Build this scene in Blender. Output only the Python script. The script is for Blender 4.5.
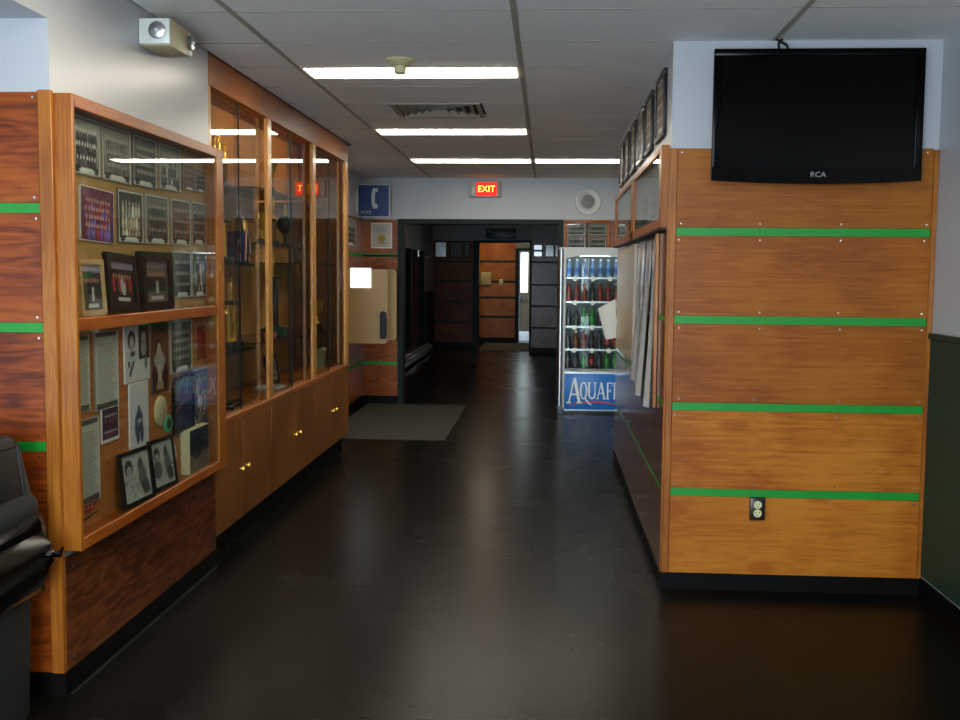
import bpy, bmesh, math, random
import numpy as np
from mathutils import Matrix, Vector
random.seed(7)
rng = np.random.RandomState(11)
for o in list(bpy.data.objects):
    bpy.data.objects.remove(o, do_unlink=True)
SC = bpy.context.scene
COL = SC.collection
PI = math.pi

# ------------------------------------------------------------------ camera
CAM_F, CAM_YAW, CAM_PITCH, CAM_ROLL, CAM_H = 1050.5, 3.646, 4.6755, 0.4585, 1.556
cy_, cp_, cr_ = (math.radians(a) for a in (CAM_YAW, CAM_PITCH, CAM_ROLL))
fw = Vector((-math.sin(cy_)*math.cos(cp_), math.cos(cy_)*math.cos(cp_), -math.sin(cp_)))
rt0 = Vector((math.cos(cy_), math.sin(cy_), 0)); up0 = rt0.cross(fw)
rt = rt0*math.cos(cr_) + up0*math.sin(cr_); upv = -rt0*math.sin(cr_) + up0*math.cos(cr_)
cd = bpy.data.cameras.new('camera'); cam = bpy.data.objects.new('camera', cd); COL.objects.link(cam)
cd.sensor_width = 36; cd.lens = CAM_F*36/960; cd.clip_start = 0.05; cd.clip_end = 100
m = Matrix((rt, upv, -fw)).transposed().to_4x4(); m.translation = (0, 0, CAM_H)
cam.matrix_world = m
SC.camera = cam

# ------------------------------------------------------------------ world, lights, exposure
W = bpy.data.worlds.new('world'); SC.world = W; W.use_nodes = True
bg = W.node_tree.nodes['Background']; bg.inputs[0].default_value = (0.62, 0.80, 1.0, 1); bg.inputs[1].default_value = 1.2
vs = SC.view_settings
vs.view_transform = 'Standard'; vs.look = 'None'; vs.gamma = 1; vs.use_curve_mapping = False
vs.exposure = 0.38
LAMP = 17.0          # radiance of the fluorescent lenses
def area(name, loc, rot, sx, sy, power, col):
    l = bpy.data.lights.new(name, 'AREA'); l.shape = 'RECTANGLE'; l.size = sx; l.size_y = sy
    l.energy = power; l.color = col
    o = bpy.data.objects.new(name, l); COL.objects.link(o); o.location = loc; o.rotation_euler = rot
    return o
# daylight falling in through the glazed entrance behind the photographer
area('daylight', (-0.82, -1.82, 1.30), (math.radians(90), 0, 0), 1.75, 2.3, 285, (0.70, 0.83, 1.0))
area('daylight_alcove', (-3.05, -1.82, 1.25), (math.radians(90), 0, 0), 1.9, 2.1, 60, (0.70, 0.83, 1.0))
# the camera's own flash
fl = bpy.data.lights.new('camera_flash', 'POINT'); fl.energy = 9; fl.shadow_soft_size = 0.02; fl.color = (1, 0.98, 0.95)
flo = bpy.data.objects.new('camera_flash', fl); COL.objects.link(flo); flo.location = (0.03, -0.02, 1.62)

# ------------------------------------------------------------------ helpers
def lin(c):
    if isinstance(c, str):
        c = tuple(int(c[i:i+2], 16)/255 for i in (0, 2, 4))
    return tuple(((v/12.92) if v <= 0.04045 else ((v+0.055)/1.055)**2.4) for v in c)

class MB:
    """collects shapes into one mesh"""
    def __init__(s): s.v = []; s.f = []
    def add(s, vs_, fs_):
        b = len(s.v); s.v += [tuple(v) for v in vs_]; s.f += [tuple(i+b for i in f) for f in fs_]; return s
    def box(s, x0, x1, y0, y1, z0, z1):
        return s.add([(x0,y0,z0),(x1,y0,z0),(x1,y1,z0),(x0,y1,z0),(x0,y0,z1),(x1,y0,z1),(x1,y1,z1),(x0,y1,z1)],
                     [(0,3,2,1),(4,5,6,7),(0,1,5,4),(1,2,6,5),(2,3,7,6),(3,0,4,7)])
    def rbox(s, x0, x1, y0, y1, z0, z1, r, seg=2):
        bm = bmesh.new(); bmesh.ops.create_cube(bm, size=1)
        for v in bm.verts:
            v.co = ((x0+x1)/2+v.co.x*(x1-x0), (y0+y1)/2+v.co.y*(y1-y0), (z0+z1)/2+v.co.z*(z1-z0))
        bmesh.ops.bevel(bm, geom=bm.edges[:], offset=r, segments=seg, profile=0.5, affect='EDGES')
        bm.verts.index_update()
        s.add([v.co[:] for v in bm.verts], [[v.index for v in f.verts] for f in bm.faces]); bm.free(); return s
    def lathe(s, prof, n=20, c=(0,0,0), axis='z'):
        vs_ = []; fs_ = []
        for r, h in prof:
            for k in range(n):
                a = 2*PI*k/n; p = (r*math.cos(a), r*math.sin(a), h)
                if axis == 'y': p = (p[0], p[2], p[1])
                if axis == 'x': p = (p[2], p[0], p[1])
                vs_.append((p[0]+c[0], p[1]+c[1], p[2]+c[2]))
        for i in range(len(prof)-1):
            for k in range(n):
                fs_.append((i*n+k, i*n+(k+1) % n, (i+1)*n+(k+1) % n, (i+1)*n+k))
        fs_.append(tuple(range(n-1, -1, -1))); fs_.append(tuple((len(prof)-1)*n+k for k in range(n)))
        return s.add(vs_, fs_)
    def prism(s, poly, d0, d1, plane='xz'):
        n = len(poly)
        def P(p, d): return (p[0], d, p[1]) if plane == 'xz' else ((d, p[0], p[1]) if plane == 'yz' else (p[0], p[1], d))
        return s.add([P(p, d0) for p in poly]+[P(p, d1) for p in poly],
                     [tuple(range(n)), tuple(range(2*n-1, n-1, -1))]+[(i, i+n, (i+1) % n+n, (i+1) % n) for i in range(n)])
    def tube(s, pts, r, n=8):
        vs_ = []; fs_ = []; P = [Vector(p) for p in pts]
        for i, p in enumerate(P):
            d = (P[min(i+1, len(P)-1)]-P[max(i-1, 0)]).normalized()
            a = d.orthogonal().normalized() if i == 0 else (a-d*a.dot(d)).normalized()
            b = d.cross(a); rr = r[i] if isinstance(r, (list, tuple)) else r
            for k in range(n):
                t = 2*PI*k/n; vs_.append(tuple(p+(a*math.cos(t)+b*math.sin(t))*rr))
        for i in range(len(P)-1):
            for k in range(n):
                fs_.append((i*n+k, i*n+(k+1) % n, (i+1)*n+(k+1) % n, (i+1)*n+k))
        fs_.append(tuple(range(n-1, -1, -1))); fs_.append(tuple((len(P)-1)*n+k for k in range(n)))
        return s.add(vs_, fs_)
    def grid(s, fn, nu, nv):
        vs_ = [fn(i/nu, j/nv) for j in range(nv+1) for i in range(nu+1)]
        fs_ = [(j*(nu+1)+i, j*(nu+1)+i+1, (j+1)*(nu+1)+i+1, (j+1)*(nu+1)+i) for j in range(nv) for i in range(nu)]
        return s.add(vs_, fs_)
    def sphere(s, c, r, n=12, m_=8, sc=(1,1,1)):
        prof = [(max(1e-4, r*math.sin(PI*i/m_)), -r*math.cos(PI*i/m_)) for i in range(m_+1)]
        b = len(s.v); s.lathe(prof, n)
        for i in range(b, len(s.v)):
            v = s.v[i]; s.v[i] = (c[0]+v[0]*sc[0], c[1]+v[1]*sc[1], c[2]+v[2]*sc[2])
        return s
    def mesh(s, name, mat, smooth=True):
        me = bpy.data.meshes.new(name); me.from_pydata(s.v, [], s.f)
        bm = bmesh.new(); bm.from_mesh(me); bmesh.ops.recalc_face_normals(bm, faces=bm.faces[:]); bm.to_mesh(me); bm.free()
        if mat: me.materials.append(mat)
        if smooth:
            me.polygons.foreach_set('use_smooth', [True]*len(me.polygons)); me.set_sharp_from_angle(angle=math.radians(38))
        me.update(); return me

def link(name, data, parent=None, loc=(0,0,0), rot=(0,0,0)):
    o = bpy.data.objects.new(name, data); COL.objects.link(o)
    o.location = loc; o.rotation_euler = rot
    if parent is not None: o.parent = parent
    return o
def tag(o, label, cat, group=None):
    o['label'] = label; o['category'] = cat
    if group: o['group'] = group
    return o
def thing(name, label, cat, loc=(0,0,0), rot=(0,0,0), group=None):
    return tag(link(name, None, None, loc, rot), label, cat, group)
def part(name, mb, mat, parent, label=None, loc=(0,0,0), rot=(0,0,0)):
    o = link(name, mb.mesh(name, mat), parent, loc, rot)
    if label: o['label'] = label
    return o
def struct(name, mb, mat, loc=(0,0,0)):
    o = link(name, mb.mesh(name, mat, False), None, loc); o['kind'] = 'structure'; return o
_bc = {}
def slab(name, x0, x1, y0, y1, z0, z1, mat, parent=None, bev=0.0, label=None):
    """a (bevelled) box centred on its own origin; alike ones share a mesh. Coordinates in the parent's (unrotated) space"""
    d = (round(x1-x0, 4), round(y1-y0, 4), round(z1-z0, 4)); k = (d, mat.name, bev)
    if k not in _bc:
        q = MB()
        a, b, c = (v/2 for v in d)
        if bev: q.rbox(-a, a, -b, b, -c, c, bev, 1)
        else: q.box(-a, a, -b, b, -c, c)
        _bc[k] = q.mesh(name, mat, bool(bev))
    o = link(name, _bc[k], parent, ((x0+x1)/2, (y0+y1)/2, (z0+z1)/2))
    if label: o['label'] = label
    return o
def copy_tree(o, loc, label=None):
    r = o.copy(); COL.objects.link(r); r.location = loc
    if label: r['label'] = label
    for ch in o.children:
        c = ch.copy(); COL.objects.link(c); c.parent = r
        for g in ch.children:
            d = g.copy(); COL.objects.link(d); d.parent = c
    return r

# ------------------------------------------------------------------ materials
def nmat(name):
    mt = bpy.data.materials.new(name); mt.use_nodes = True
    nt = mt.node_tree; bs = nt.nodes['Principled BSDF']; return mt, nt, bs
def N(nt, t, **kw):
    n = nt.nodes.new(t)
    for k, v in kw.items():
        if k in n.inputs: n.inputs[k].default_value = v
        else: setattr(n, k, v)
    return n
def plain(name, col, rough=0.5, metal=0.0, noise=0.0, nscale=8.0, bump=0.0, spec=0.5, emit=None, estr=0.0, coat=0.0, trans=0.0):
    mt, nt, bs = nmat(name); c = lin(col)
    bs.inputs['Base Color'].default_value = (*c, 1); bs.inputs['Roughness'].default_value = rough
    bs.inputs['Metallic'].default_value = metal; bs.inputs['Specular IOR Level'].default_value = spec
    bs.inputs['Coat Weight'].default_value = coat; bs.inputs['Coat Roughness'].default_value = 0.12
    if trans: bs.inputs['Transmission Weight'].default_value = trans
    if emit: bs.inputs['Emission Color'].default_value = (*lin(emit), 1); bs.inputs['Emission Strength'].default_value = estr
    if noise or bump:
        tc = N(nt, 'ShaderNodeTexCoord'); no = N(nt, 'ShaderNodeTexNoise', Scale=nscale, Detail=6.0, Roughness=0.6)
        nt.links.new(tc.outputs['Object'], no.inputs['Vector'])
        if noise:
            rp = N(nt, 'ShaderNodeValToRGB')
            rp.color_ramp.elements[0].position = 0.3; rp.color_ramp.elements[1].position = 0.72
            rp.color_ramp.elements[0].color = (*[v*(1-noise) for v in c], 1); rp.color_ramp.elements[1].color = (*[min(1, v*(1+noise)) for v in c], 1)
            nt.links.new(no.outputs['Fac'], rp.inputs['Fac']); nt.links.new(rp.outputs['Color'], bs.inputs['Base Color'])
        if bump:
            bp = N(nt, 'ShaderNodeBump', Strength=bump, Distance=0.01)
            nt.links.new(no.outputs['Fac'], bp.inputs['Height']); nt.links.new(bp.outputs['Normal'], bs.inputs['Normal'])
    return mt
def wood(name, dark, mid, light, rough=0.35, grain='h', zs=9.0, knots=0.0, swirl=0.12, coat=0.25, contrast=1.0, spec=0.5):
    """varnished board: long grain bands bent by a slow noise, fine pores, sparse knots; shifted per object"""
    mt, nt, bs = nmat(name); L = nt.links.new
    tc = N(nt, 'ShaderNodeTexCoord'); oi = N(nt, 'ShaderNodeObjectInfo')
    mu = N(nt, 'ShaderNodeMath', operation='MULTIPLY'); mu.inputs[1].default_value = 37.0; L(oi.outputs['Random'], mu.inputs[0])
    cb = N(nt, 'ShaderNodeCombineXYZ'); L(mu.outputs[0], cb.inputs[0]); L(mu.outputs[0], cb.inputs[1]); L(mu.outputs[0], cb.inputs[2])
    va = N(nt, 'ShaderNodeVectorMath', operation='ADD'); L(tc.outputs['Object'], va.inputs[0]); L(cb.outputs[0], va.inputs[1])
    mp = N(nt, 'ShaderNodeMapping')
    mp.inputs['Scale'].default_value = (1.1, 1.1, zs) if grain == 'h' else (zs, zs, 1.1)
    L(va.outputs[0], mp.inputs['Vector'])
    slow = N(nt, 'ShaderNodeTexNoise', Scale=1.3, Detail=3.0, Roughness=0.5); L(mp.outputs[0], slow.inputs['Vector'])
    band = N(nt, 'ShaderNodeMath', operation='MULTIPLY'); band.inputs[1].default_value = 4.0/(0.35+swirl); L(slow.outputs['Fac'], band.inputs[0])
    fr = N(nt, 'ShaderNodeMath', operation='PINGPONG'); fr.inputs[1].default_value = 0.5; L(band.outputs[0], fr.inputs[0])
    fm = N(nt, 'ShaderNodeMapping'); fm.inputs['Scale'].default_value = (3, 3, zs*16) if grain == 'h' else (zs*16, zs*16, 3)
    L(va.outputs[0], fm.inputs['Vector'])
    fine = N(nt, 'ShaderNodeTexNoise', Scale=1.0, Detail=4.0, Roughness=0.65); L(fm.outputs[0], fine.inputs['Vector'])
    blot = N(nt, 'ShaderNodeTexNoise', Scale=2.2, Detail=2.0); L(va.outputs[0], blot.inputs['Vector'])
    s1 = N(nt, 'ShaderNodeMath', operation='MULTIPLY'); s1.inputs[1].default_value = 0.40*contrast; L(fr.outputs[0], s1.inputs[0])
    s2 = N(nt, 'ShaderNodeMath', operation='MULTIPLY_ADD'); s2.inputs[1].default_value = 0.50; L(fine.outputs['Fac'], s2.inputs[0]); L(s1.outputs[0], s2.inputs[2])
    s3 = N(nt, 'ShaderNodeMath', operation='MULTIPLY_ADD'); s3.inputs[1].default_value = 0.50; L(blot.outputs['Fac'], s3.inputs[0]); L(s2.outputs[0], s3.inputs[2])
    rp = N(nt, 'ShaderNodeValToRGB'); e = rp.color_ramp.elements
    e[0].position = 0.40; e[0].color = (*lin(dark), 1); e[1].position = 0.80; e[1].color = (*lin(light), 1)
    q = e.new(0.6); q.color = (*lin(mid), 1)
    L(s3.outputs[0], rp.inputs['Fac']); out = rp.outputs['Color']
    if knots:
        km = N(nt, 'ShaderNodeMapping'); km.inputs['Scale'].default_value = (2.6, 2.6, 6.0); L(va.outputs[0], km.inputs['Vector'])
        vo = N(nt, 'ShaderNodeTexVoronoi', Scale=1.0); L(km.outputs[0], vo.inputs['Vector'])
        kr = N(nt, 'ShaderNodeMapRange'); kr.inputs['From Min'].default_value = 0.13; kr.inputs['From Max'].default_value = 0.24
        kr.inputs['To Min'].default_value = knots; kr.inputs['To Max'].default_value = 0.0; L(vo.outputs['Distance'], kr.inputs['Value'])
        mx = N(nt, 'ShaderNodeMixRGB'); L(kr.outputs[0], mx.inputs['Fac']); L(out, mx.inputs['Color1'])
        mx.inputs['Color2'].default_value = (*lin(dark), 1); out = mx.outputs['Color']
    L(out, bs.inputs['Base Color'])
    bs.inputs['Roughness'].default_value = rough; bs.inputs['Coat Weight'].default_value = coat; bs.inputs['Coat Roughness'].default_value = 0.15; bs.inputs['Specular IOR Level'].default_value = spec
    bp = N(nt, 'ShaderNodeBump', Strength=0.08, Distance=0.004); L(fine.outputs['Fac'], bp.inputs['Height']); L(bp.outputs['Normal'], bs.inputs['Normal'])
    return mt
def glass(name, tint='ffffff', ior=1.5, boost=0.7):
    """thin pane: clear, with mirror reflections growing towards grazing angles"""
    mt = bpy.data.materials.new(name); mt.use_nodes = True; nt = mt.node_tree; nt.nodes.clear(); L = nt.links.new
    out = N(nt, 'ShaderNodeOutputMaterial'); mx = N(nt, 'ShaderNodeMixShader')
    tr = N(nt, 'ShaderNodeBsdfTransparent'); tr.inputs[0].default_value = (*lin(tint), 1)
    gl = N(nt, 'ShaderNodeBsdfGlossy'); gl.inputs['Roughness'].default_value = 0.012
    r0 = ((ior-1)/(ior+1))**2; lw = N(nt, 'ShaderNodeLayerWeight', Blend=0.5)
    pw = N(nt, 'ShaderNodeMath', operation='POWER'); pw.inputs[1].default_value = 5.0; L(lw.outputs['Facing'], pw.inputs[0])
    sk = N(nt, 'ShaderNodeMath', operation='MULTIPLY_ADD'); sk.inputs[1].default_value = 1-r0; sk.inputs[2].default_value = r0; L(pw.outputs[0], sk.inputs[0])
    mu = N(nt, 'ShaderNodeMath', operation='MULTIPLY'); mu.inputs[1].default_value = boost; mu.use_clamp = True
    L(sk.outputs[0], mu.inputs[0]); L(mu.outputs[0], mx.inputs[0]); L(tr.outputs[0], mx.inputs[1]); L(gl.outputs[0], mx.inputs[2]); L(mx.outputs[0], out.inputs[0])
    return mt
def emis(name, col, s):
    mt = bpy.data.materials.new(name); mt.use_nodes = True; nt = mt.node_tree; nt.nodes.clear()
    out = N(nt, 'ShaderNodeOutputMaterial'); e = N(nt, 'ShaderNodeEmission'); e.inputs[0].default_value = (*lin(col), 1); e.inputs[1].default_value = s
    nt.links.new(e.outputs[0], out.inputs[0]); return mt

M = {}
M['paint'] = plain('grey_white_paint', 'b0b2b6', 0.32, noise=0.03, nscale=3, spec=0.5)
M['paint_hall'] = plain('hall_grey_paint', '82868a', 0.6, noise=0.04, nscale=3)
M['tile'] = plain('ceiling_tile', 'f0ede8', 0.9, noise=0.04, nscale=60, bump=0.25)
M['tbar'] = plain('ceiling_grid_metal', 'aaa292', 0.6, noise=0.05)
M['plenum'] = plain('dark_plenum', '4a4640', 0.9, noise=0.05)
M['ply_tv'] = wood('honey_plywood', '80400e', '9c5a1a', 'a86824', 0.38, knots=0.4, zs=7, contrast=0.35, coat=0, spec=0.25)
M['ply_red'] = wood('red_plywood', '521c06', '843a0c', 'a05016', 0.34, knots=0.3, zs=6, swirl=0.15, contrast=1.0, coat=0, spec=0.3)
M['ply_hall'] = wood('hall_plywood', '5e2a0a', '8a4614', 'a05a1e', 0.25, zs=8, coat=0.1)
M['ply_gold'] = wood('golden_plywood', '924a10', 'b46c1e', 'c07c2a', 0.38, knots=0.6, zs=7, contrast=0.4, coat=0, spec=0.25)
M['ply_brown'] = wood('brown_plywood', '2e1206', '552810', '743c18', 0.4, knots=0.2, zs=7, swirl=0.1, contrast=1.2, coat=0, spec=0.3)
M['ply_corr'] = wood('shade_darkened_varnished_plywood', '38180c', '562a18', '683822', 0.16, grain='v', zs=6, coat=0.35)  # same plywood, shade of the unlit corridor side put into the colour
M['oak_back'] = wood('cabinet_back_board', '9a6426', 'bc8440', 'cc9850', 0.5, grain='v', zs=5, contrast=0.4, coat=0)
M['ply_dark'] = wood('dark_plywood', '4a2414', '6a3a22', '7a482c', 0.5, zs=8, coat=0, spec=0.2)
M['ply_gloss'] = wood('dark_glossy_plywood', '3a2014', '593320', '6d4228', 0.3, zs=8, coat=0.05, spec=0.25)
M['pine'] = wood('varnished_pine', '7c3e0a', '9e5c18', 'b07228', 0.36, grain='v', zs=10, contrast=0.5, coat=0.05, spec=0.35)
M['pine_h'] = wood('varnished_pine_rail', '7a3608', '9a5014', 'ac6622', 0.36, grain='h', zs=10, contrast=0.5, coat=0.05, spec=0.35)
M['oak'] = wood('cabinet_oak', '5e3410', '7e4c1a', '906028', 0.42, grain='v', zs=12, contrast=0.5, coat=0.05, spec=0.3)
M['oak_h'] = wood('cabinet_oak_header', '7a3e10', '96541a', 'aa6a28', 0.42, grain='h', zs=9, contrast=0.5, coat=0.05, spec=0.3)
M['oak_pale'] = wood('cabinet_pale_post', '9c6424', 'c48a3e', 'd4a052', 0.35, grain='v', zs=12, contrast=0.6)
M['cork'] = plain('tan_pinboard', 'a98248', 0.85, noise=0.12, nscale=40, bump=0.15)
M['board_low'] = wood('orange_back_board', '8e5020', 'b36c30', 'c4803e', 0.5, zs=4, contrast=0.5, coat=0)
M['green'] = plain('green_strip_paint', '058a22', 0.45, noise=0.06, nscale=5)
M['dkgreen'] = plain('dark_green_wainscot_and_shaded_strip', '1c3528', 0.55, spec=0.25, noise=0.06, nscale=4)  # wainscot paint; on the far vestibule strips it paints in their shade
M['frame_green'] = plain('dark_teal_door_frame', '1a2624', 0.55, spec=0.2, noise=0.05)
M['black_base'] = plain('black_vinyl_base', '070707', 0.45, spec=0.12, noise=0.2, nscale=6)
M['black_frame'] = plain('black_picture_frame', '100e0b', 0.45, spec=0.3, noise=0.08)
M['dkwood_frame'] = wood('dark_wood_frame', '1c120a', '2c1c10', '3a2616', 0.3, zs=20)
M['lt_frame'] = wood('light_wood_frame', 'a07440', 'c49c62', 'd4b27c', 0.4, zs=20)
M['white'] = plain('white_card', 'd9d8d0', 0.6, noise=0.03)
M['mat_grey'] = plain('grey_photo_mount', '8d8e88', 0.5, noise=0.05)
M['mat_dark'] = plain('dark_photo_mount', '4a4a46', 0.5, noise=0.05)
M['screw'] = plain('zinc_screw', 'd8d4cc', 0.25, metal=1.0, noise=0.03)
M['chrome'] = plain('brushed_metal', 'b9bcbd', 0.28, metal=1.0, noise=0.05, nscale=30)
M['gold'] = plain('polished_gold', 'f4c458', 0.28, metal=0.7, noise=0.08, nscale=20)
M['brass_dk'] = plain('dark_bronze', '7a5a2a', 0.3, metal=1.0, noise=0.1, nscale=20)
M['silver'] = plain('silver_plate', 'c9cbcd', 0.15, metal=1.0, noise=0.04)
M['black_pl'] = plain('black_plastic', '0a0a0b', 0.25, noise=0.1)
M['black_mt'] = plain('black_stone', '141413', 0.3, noise=0.25, nscale=15)
M['green_stone'] = plain('green_marble', '1e4a38', 0.25, noise=0.4, nscale=20)
M['screen'] = plain('tv_screen', '020202', 0.1, spec=0.12, noise=0.05)
M['tv_body'] = plain('tv_gloss_black', '030303', 0.2, spec=0.08, noise=0.05)
M['beige'] = plain('beige_plastic', 'c2b489', 0.45, noise=0.04)
M['beige_pale'] = plain('pale_plastic', 'c9ccc4', 0.3, noise=0.04)
M['phone_beige'] = plain('payphone_beige', '9c8358', 0.4, noise=0.04)
M['ivory'] = plain('ivory_plastic', 'd6cfa2', 0.4, noise=0.02)
M['plate_br'] = plain('brown_outlet_plate', '2c2320', 0.3, metal=0.3, noise=0.05)
M['can'] = plain('grey_trash_plastic', '2b2f2d', 0.5, spec=0.3, noise=0.06, nscale=12, bump=0.03)
M['can_dk'] = plain('dark_trash_flap', '1e2221', 0.45, spec=0.3, noise=0.06, nscale=12)
M['bag'] = plain('black_bin_bag', '050506', 0.2, noise=0.2, nscale=9)
M['mat'] = plain('grey_entry_mat', '2e2e29', 0.95, noise=0.25, nscale=90, bump=0.6)
M['glass'] = glass('clear_pane', 'f6f8f6', 1.5, 0.7)
M['glass_shelf'] = glass('shelf_glass', '9fb0a4', 1.45, 1.0)
M['glass_dark'] = glass('dark_window_pane', '3a4040', 1.5, 1.3)
M['vinyl'] = plain('clear_laminate', 'b9bcbc', 0.1, noise=0.15, nscale=14, bump=0.2, coat=0.6)
M['poster_tan'] = plain('tan_poster', 'a48f66', 0.4, noise=0.06, nscale=3, coat=0.3)
M['paper'] = plain('white_paper', 'd5d2c9', 0.5, noise=0.03)
M['lens'] = emis('fluorescent_lens', 'fff6e0', LAMP)
M['strip'] = emis('cabinet_strip_light', 'ffd9a0', 14.0)
M['tag'] = plain('white_price_tag', 'f4f6f4', 0.5, noise=0.01)
M['blue_sign'] = plain('blue_sign_face', '12356f', 0.35, noise=0.04)
M['sign_white'] = plain('sign_white', 'c8ced2', 0.45, noise=0.02)
M['navy'] = plain('navy_sign', '161c2a', 0.4, noise=0.05)
M['pale_line'] = plain('pale_lettering', '5f6878', 0.5, noise=0.02)
M['fridge_grey'] = plain('fridge_silver', 'a9aeae', 0.35, noise=0.03)
M['fridge_in'] = plain('fridge_interior', '98a4a8', 0.5, noise=0.03)
M['fridge_tube'] = emis('fridge_light', 'eef6ff', 6.0)
M['aqua'] = plain('aquafina_blue', '1f6fc0', 0.35, noise=0.1, nscale=6, emit='1f6fc0', estr=0.05)
M['aqua_txt'] = plain('aquafina_lettering', 'e4ebe8', 0.4, noise=0.02, emit='e4ebe8', estr=0.05)
M['aqua_red'] = plain('aquafina_red', 'c23a4c', 0.4, noise=0.02, emit='c23a4c', estr=0.03)
M['exit_box'] = plain('exit_sign_housing', 'b9b3a4', 0.4, noise=0.03)
M['exit_red'] = emis('exit_red_face', 'ff2a24', 1.6)
M['exit_txt'] = emis('exit_letters', 'ffd24a', 3.0)
M['flash_glare_panel'] = emis('flash_glare_glow', 'e8f6ff', 2.2)  # glow stands in for camera flash thrown back by a sticker
M['door_day'] = emis('daylit_door_glass', 'eafcff', 5.0)
M['door_grey'] = plain('pale_grey_door', 'c4c8bc', 0.4, noise=0.03)
M['ribbon_r'] = plain('red_ribbon', 'a02430', 0.5, noise=0.08)
M['ribbon_w'] = plain('white_ribbon', 'd8d4cc', 0.5, noise=0.03)
M['ribbon_b'] = plain('blue_ribbon', '1a3568', 0.5, noise=0.08)
M['terra'] = plain('orange_clay', 'b4552a', 0.6, noise=0.08)
M['pot'] = plain('pale_green_pot', '9aa67c', 0.5, noise=0.06)
M['leaf'] = plain('dark_leaf', '2c4424', 0.5, noise=0.15)
M['cream'] = plain('cream_disc', 'c8b98c', 0.5, noise=0.08)
M['badge'] = plain('mint_badge', '4fae88', 0.4, noise=0.08)
M['conc'] = plain('vestibule_floor_mat', '55544c', 0.9, noise=0.15, nscale=40)

# printed pictures: colours live in a per-vertex print layer
mt, nt, bs = nmat('photo_print'); at = N(nt, 'ShaderNodeAttribute', attribute_name='print')
nt.links.new(at.outputs['Color'], bs.inputs['Base Color']); bs.inputs['Roughness'].default_value = 0.5; bs.inputs['Specular IOR Level'].default_value = 0.2
M['print'] = mt
# dark waxed floor: fine scuffs and worn patches change gloss and colour a little
mt, nt, bs = nmat('dark_waxed_floor'); L = nt.links.new
tc = N(nt, 'ShaderNodeTexCoord')
n1 = N(nt, 'ShaderNodeTexNoise', Scale=1.1, Detail=5.0, Roughness=0.6); L(tc.outputs['Object'], n1.inputs['Vector'])
n2 = N(nt, 'ShaderNodeTexNoise', Scale=55.0, Detail=4.0, Roughness=0.7); L(tc.outputs['Object'], n2.inputs['Vector'])
mp = N(nt, 'ShaderNodeMapping'); mp.inputs['Scale'].default_value = (26, 3.0, 1); mp.inputs['Rotation'].default_value = (0, 0, 0.5); L(tc.outputs['Object'], mp.inputs['Vector'])
n3 = N(nt, 'ShaderNodeTexNoise', Scale=3.0, Detail=6.0, Roughness=0.75, Distortion=1.5); L(mp.outputs[0], n3.inputs['Vector'])
sc_ = N(nt, 'ShaderNodeMapRange'); sc_.inputs['From Min'].default_value = 0.66; sc_.inputs['From Max'].default_value = 0.8; L(n3.outputs['Fac'], sc_.inputs['Value'])
wr = N(nt, 'ShaderNodeMapRange'); wr.inputs['From Min'].default_value = 0.5; wr.inputs['From Max'].default_value = 0.7; L(n1.outputs['Fac'], wr.inputs['Value'])
ml = N(nt, 'ShaderNodeMath', operation='MULTIPLY'); L(sc_.outputs[0], ml.inputs[0]); L(wr.outputs[0], ml.inputs[1])
rp = N(nt, 'ShaderNodeValToRGB'); rp.color_ramp.elements[0].color = (*lin('0d0c09'), 1); rp.color_ramp.elements[1].color = (*lin('11100c'), 1)
rp.color_ramp.elements[0].position = 0.35; rp.color_ramp.elements[1].position = 0.65; L(n1.outputs['Fac'], rp.inputs['Fac'])
mx = N(nt, 'ShaderNodeMixRGB'); L(ml.outputs[0], mx.inputs['Fac']); L(rp.outputs['Color'], mx.inputs['Color1']); mx.inputs['Color2'].default_value = (*lin('1c1a15'), 1)
L(mx.outputs['Color'], bs.inputs['Base Color'])
rr = N(nt, 'ShaderNodeMapRange'); rr.inputs['To Min'].default_value = 0.24; rr.inputs['To Max'].default_value = 0.30; L(n1.outputs['Fac'], rr.inputs['Value']); L(rr.outputs[0], bs.inputs['Roughness'])
bp = N(nt, 'ShaderNodeBump', Strength=0.03, Distance=0.002); L(n2.outputs['Fac'], bp.inputs['Height']); L(bp.outputs['Normal'], bs.inputs['Normal'])
bs.inputs['Specular IOR Level'].default_value = 0.065
M['floor'] = mt

# ------------------------------------------------------------------ the room
XW, XR, XRR, YL, YT, HC = -1.75, 0.587, 1.848, 3.64, 5.19, 2.678
YF = 12.4; XB = -2.2; YB = -1.7
floor = struct('floor', MB().box(-4.3, 3.0, YB-0.2, 25.0, -0.08, 0), M['floor'])
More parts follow.
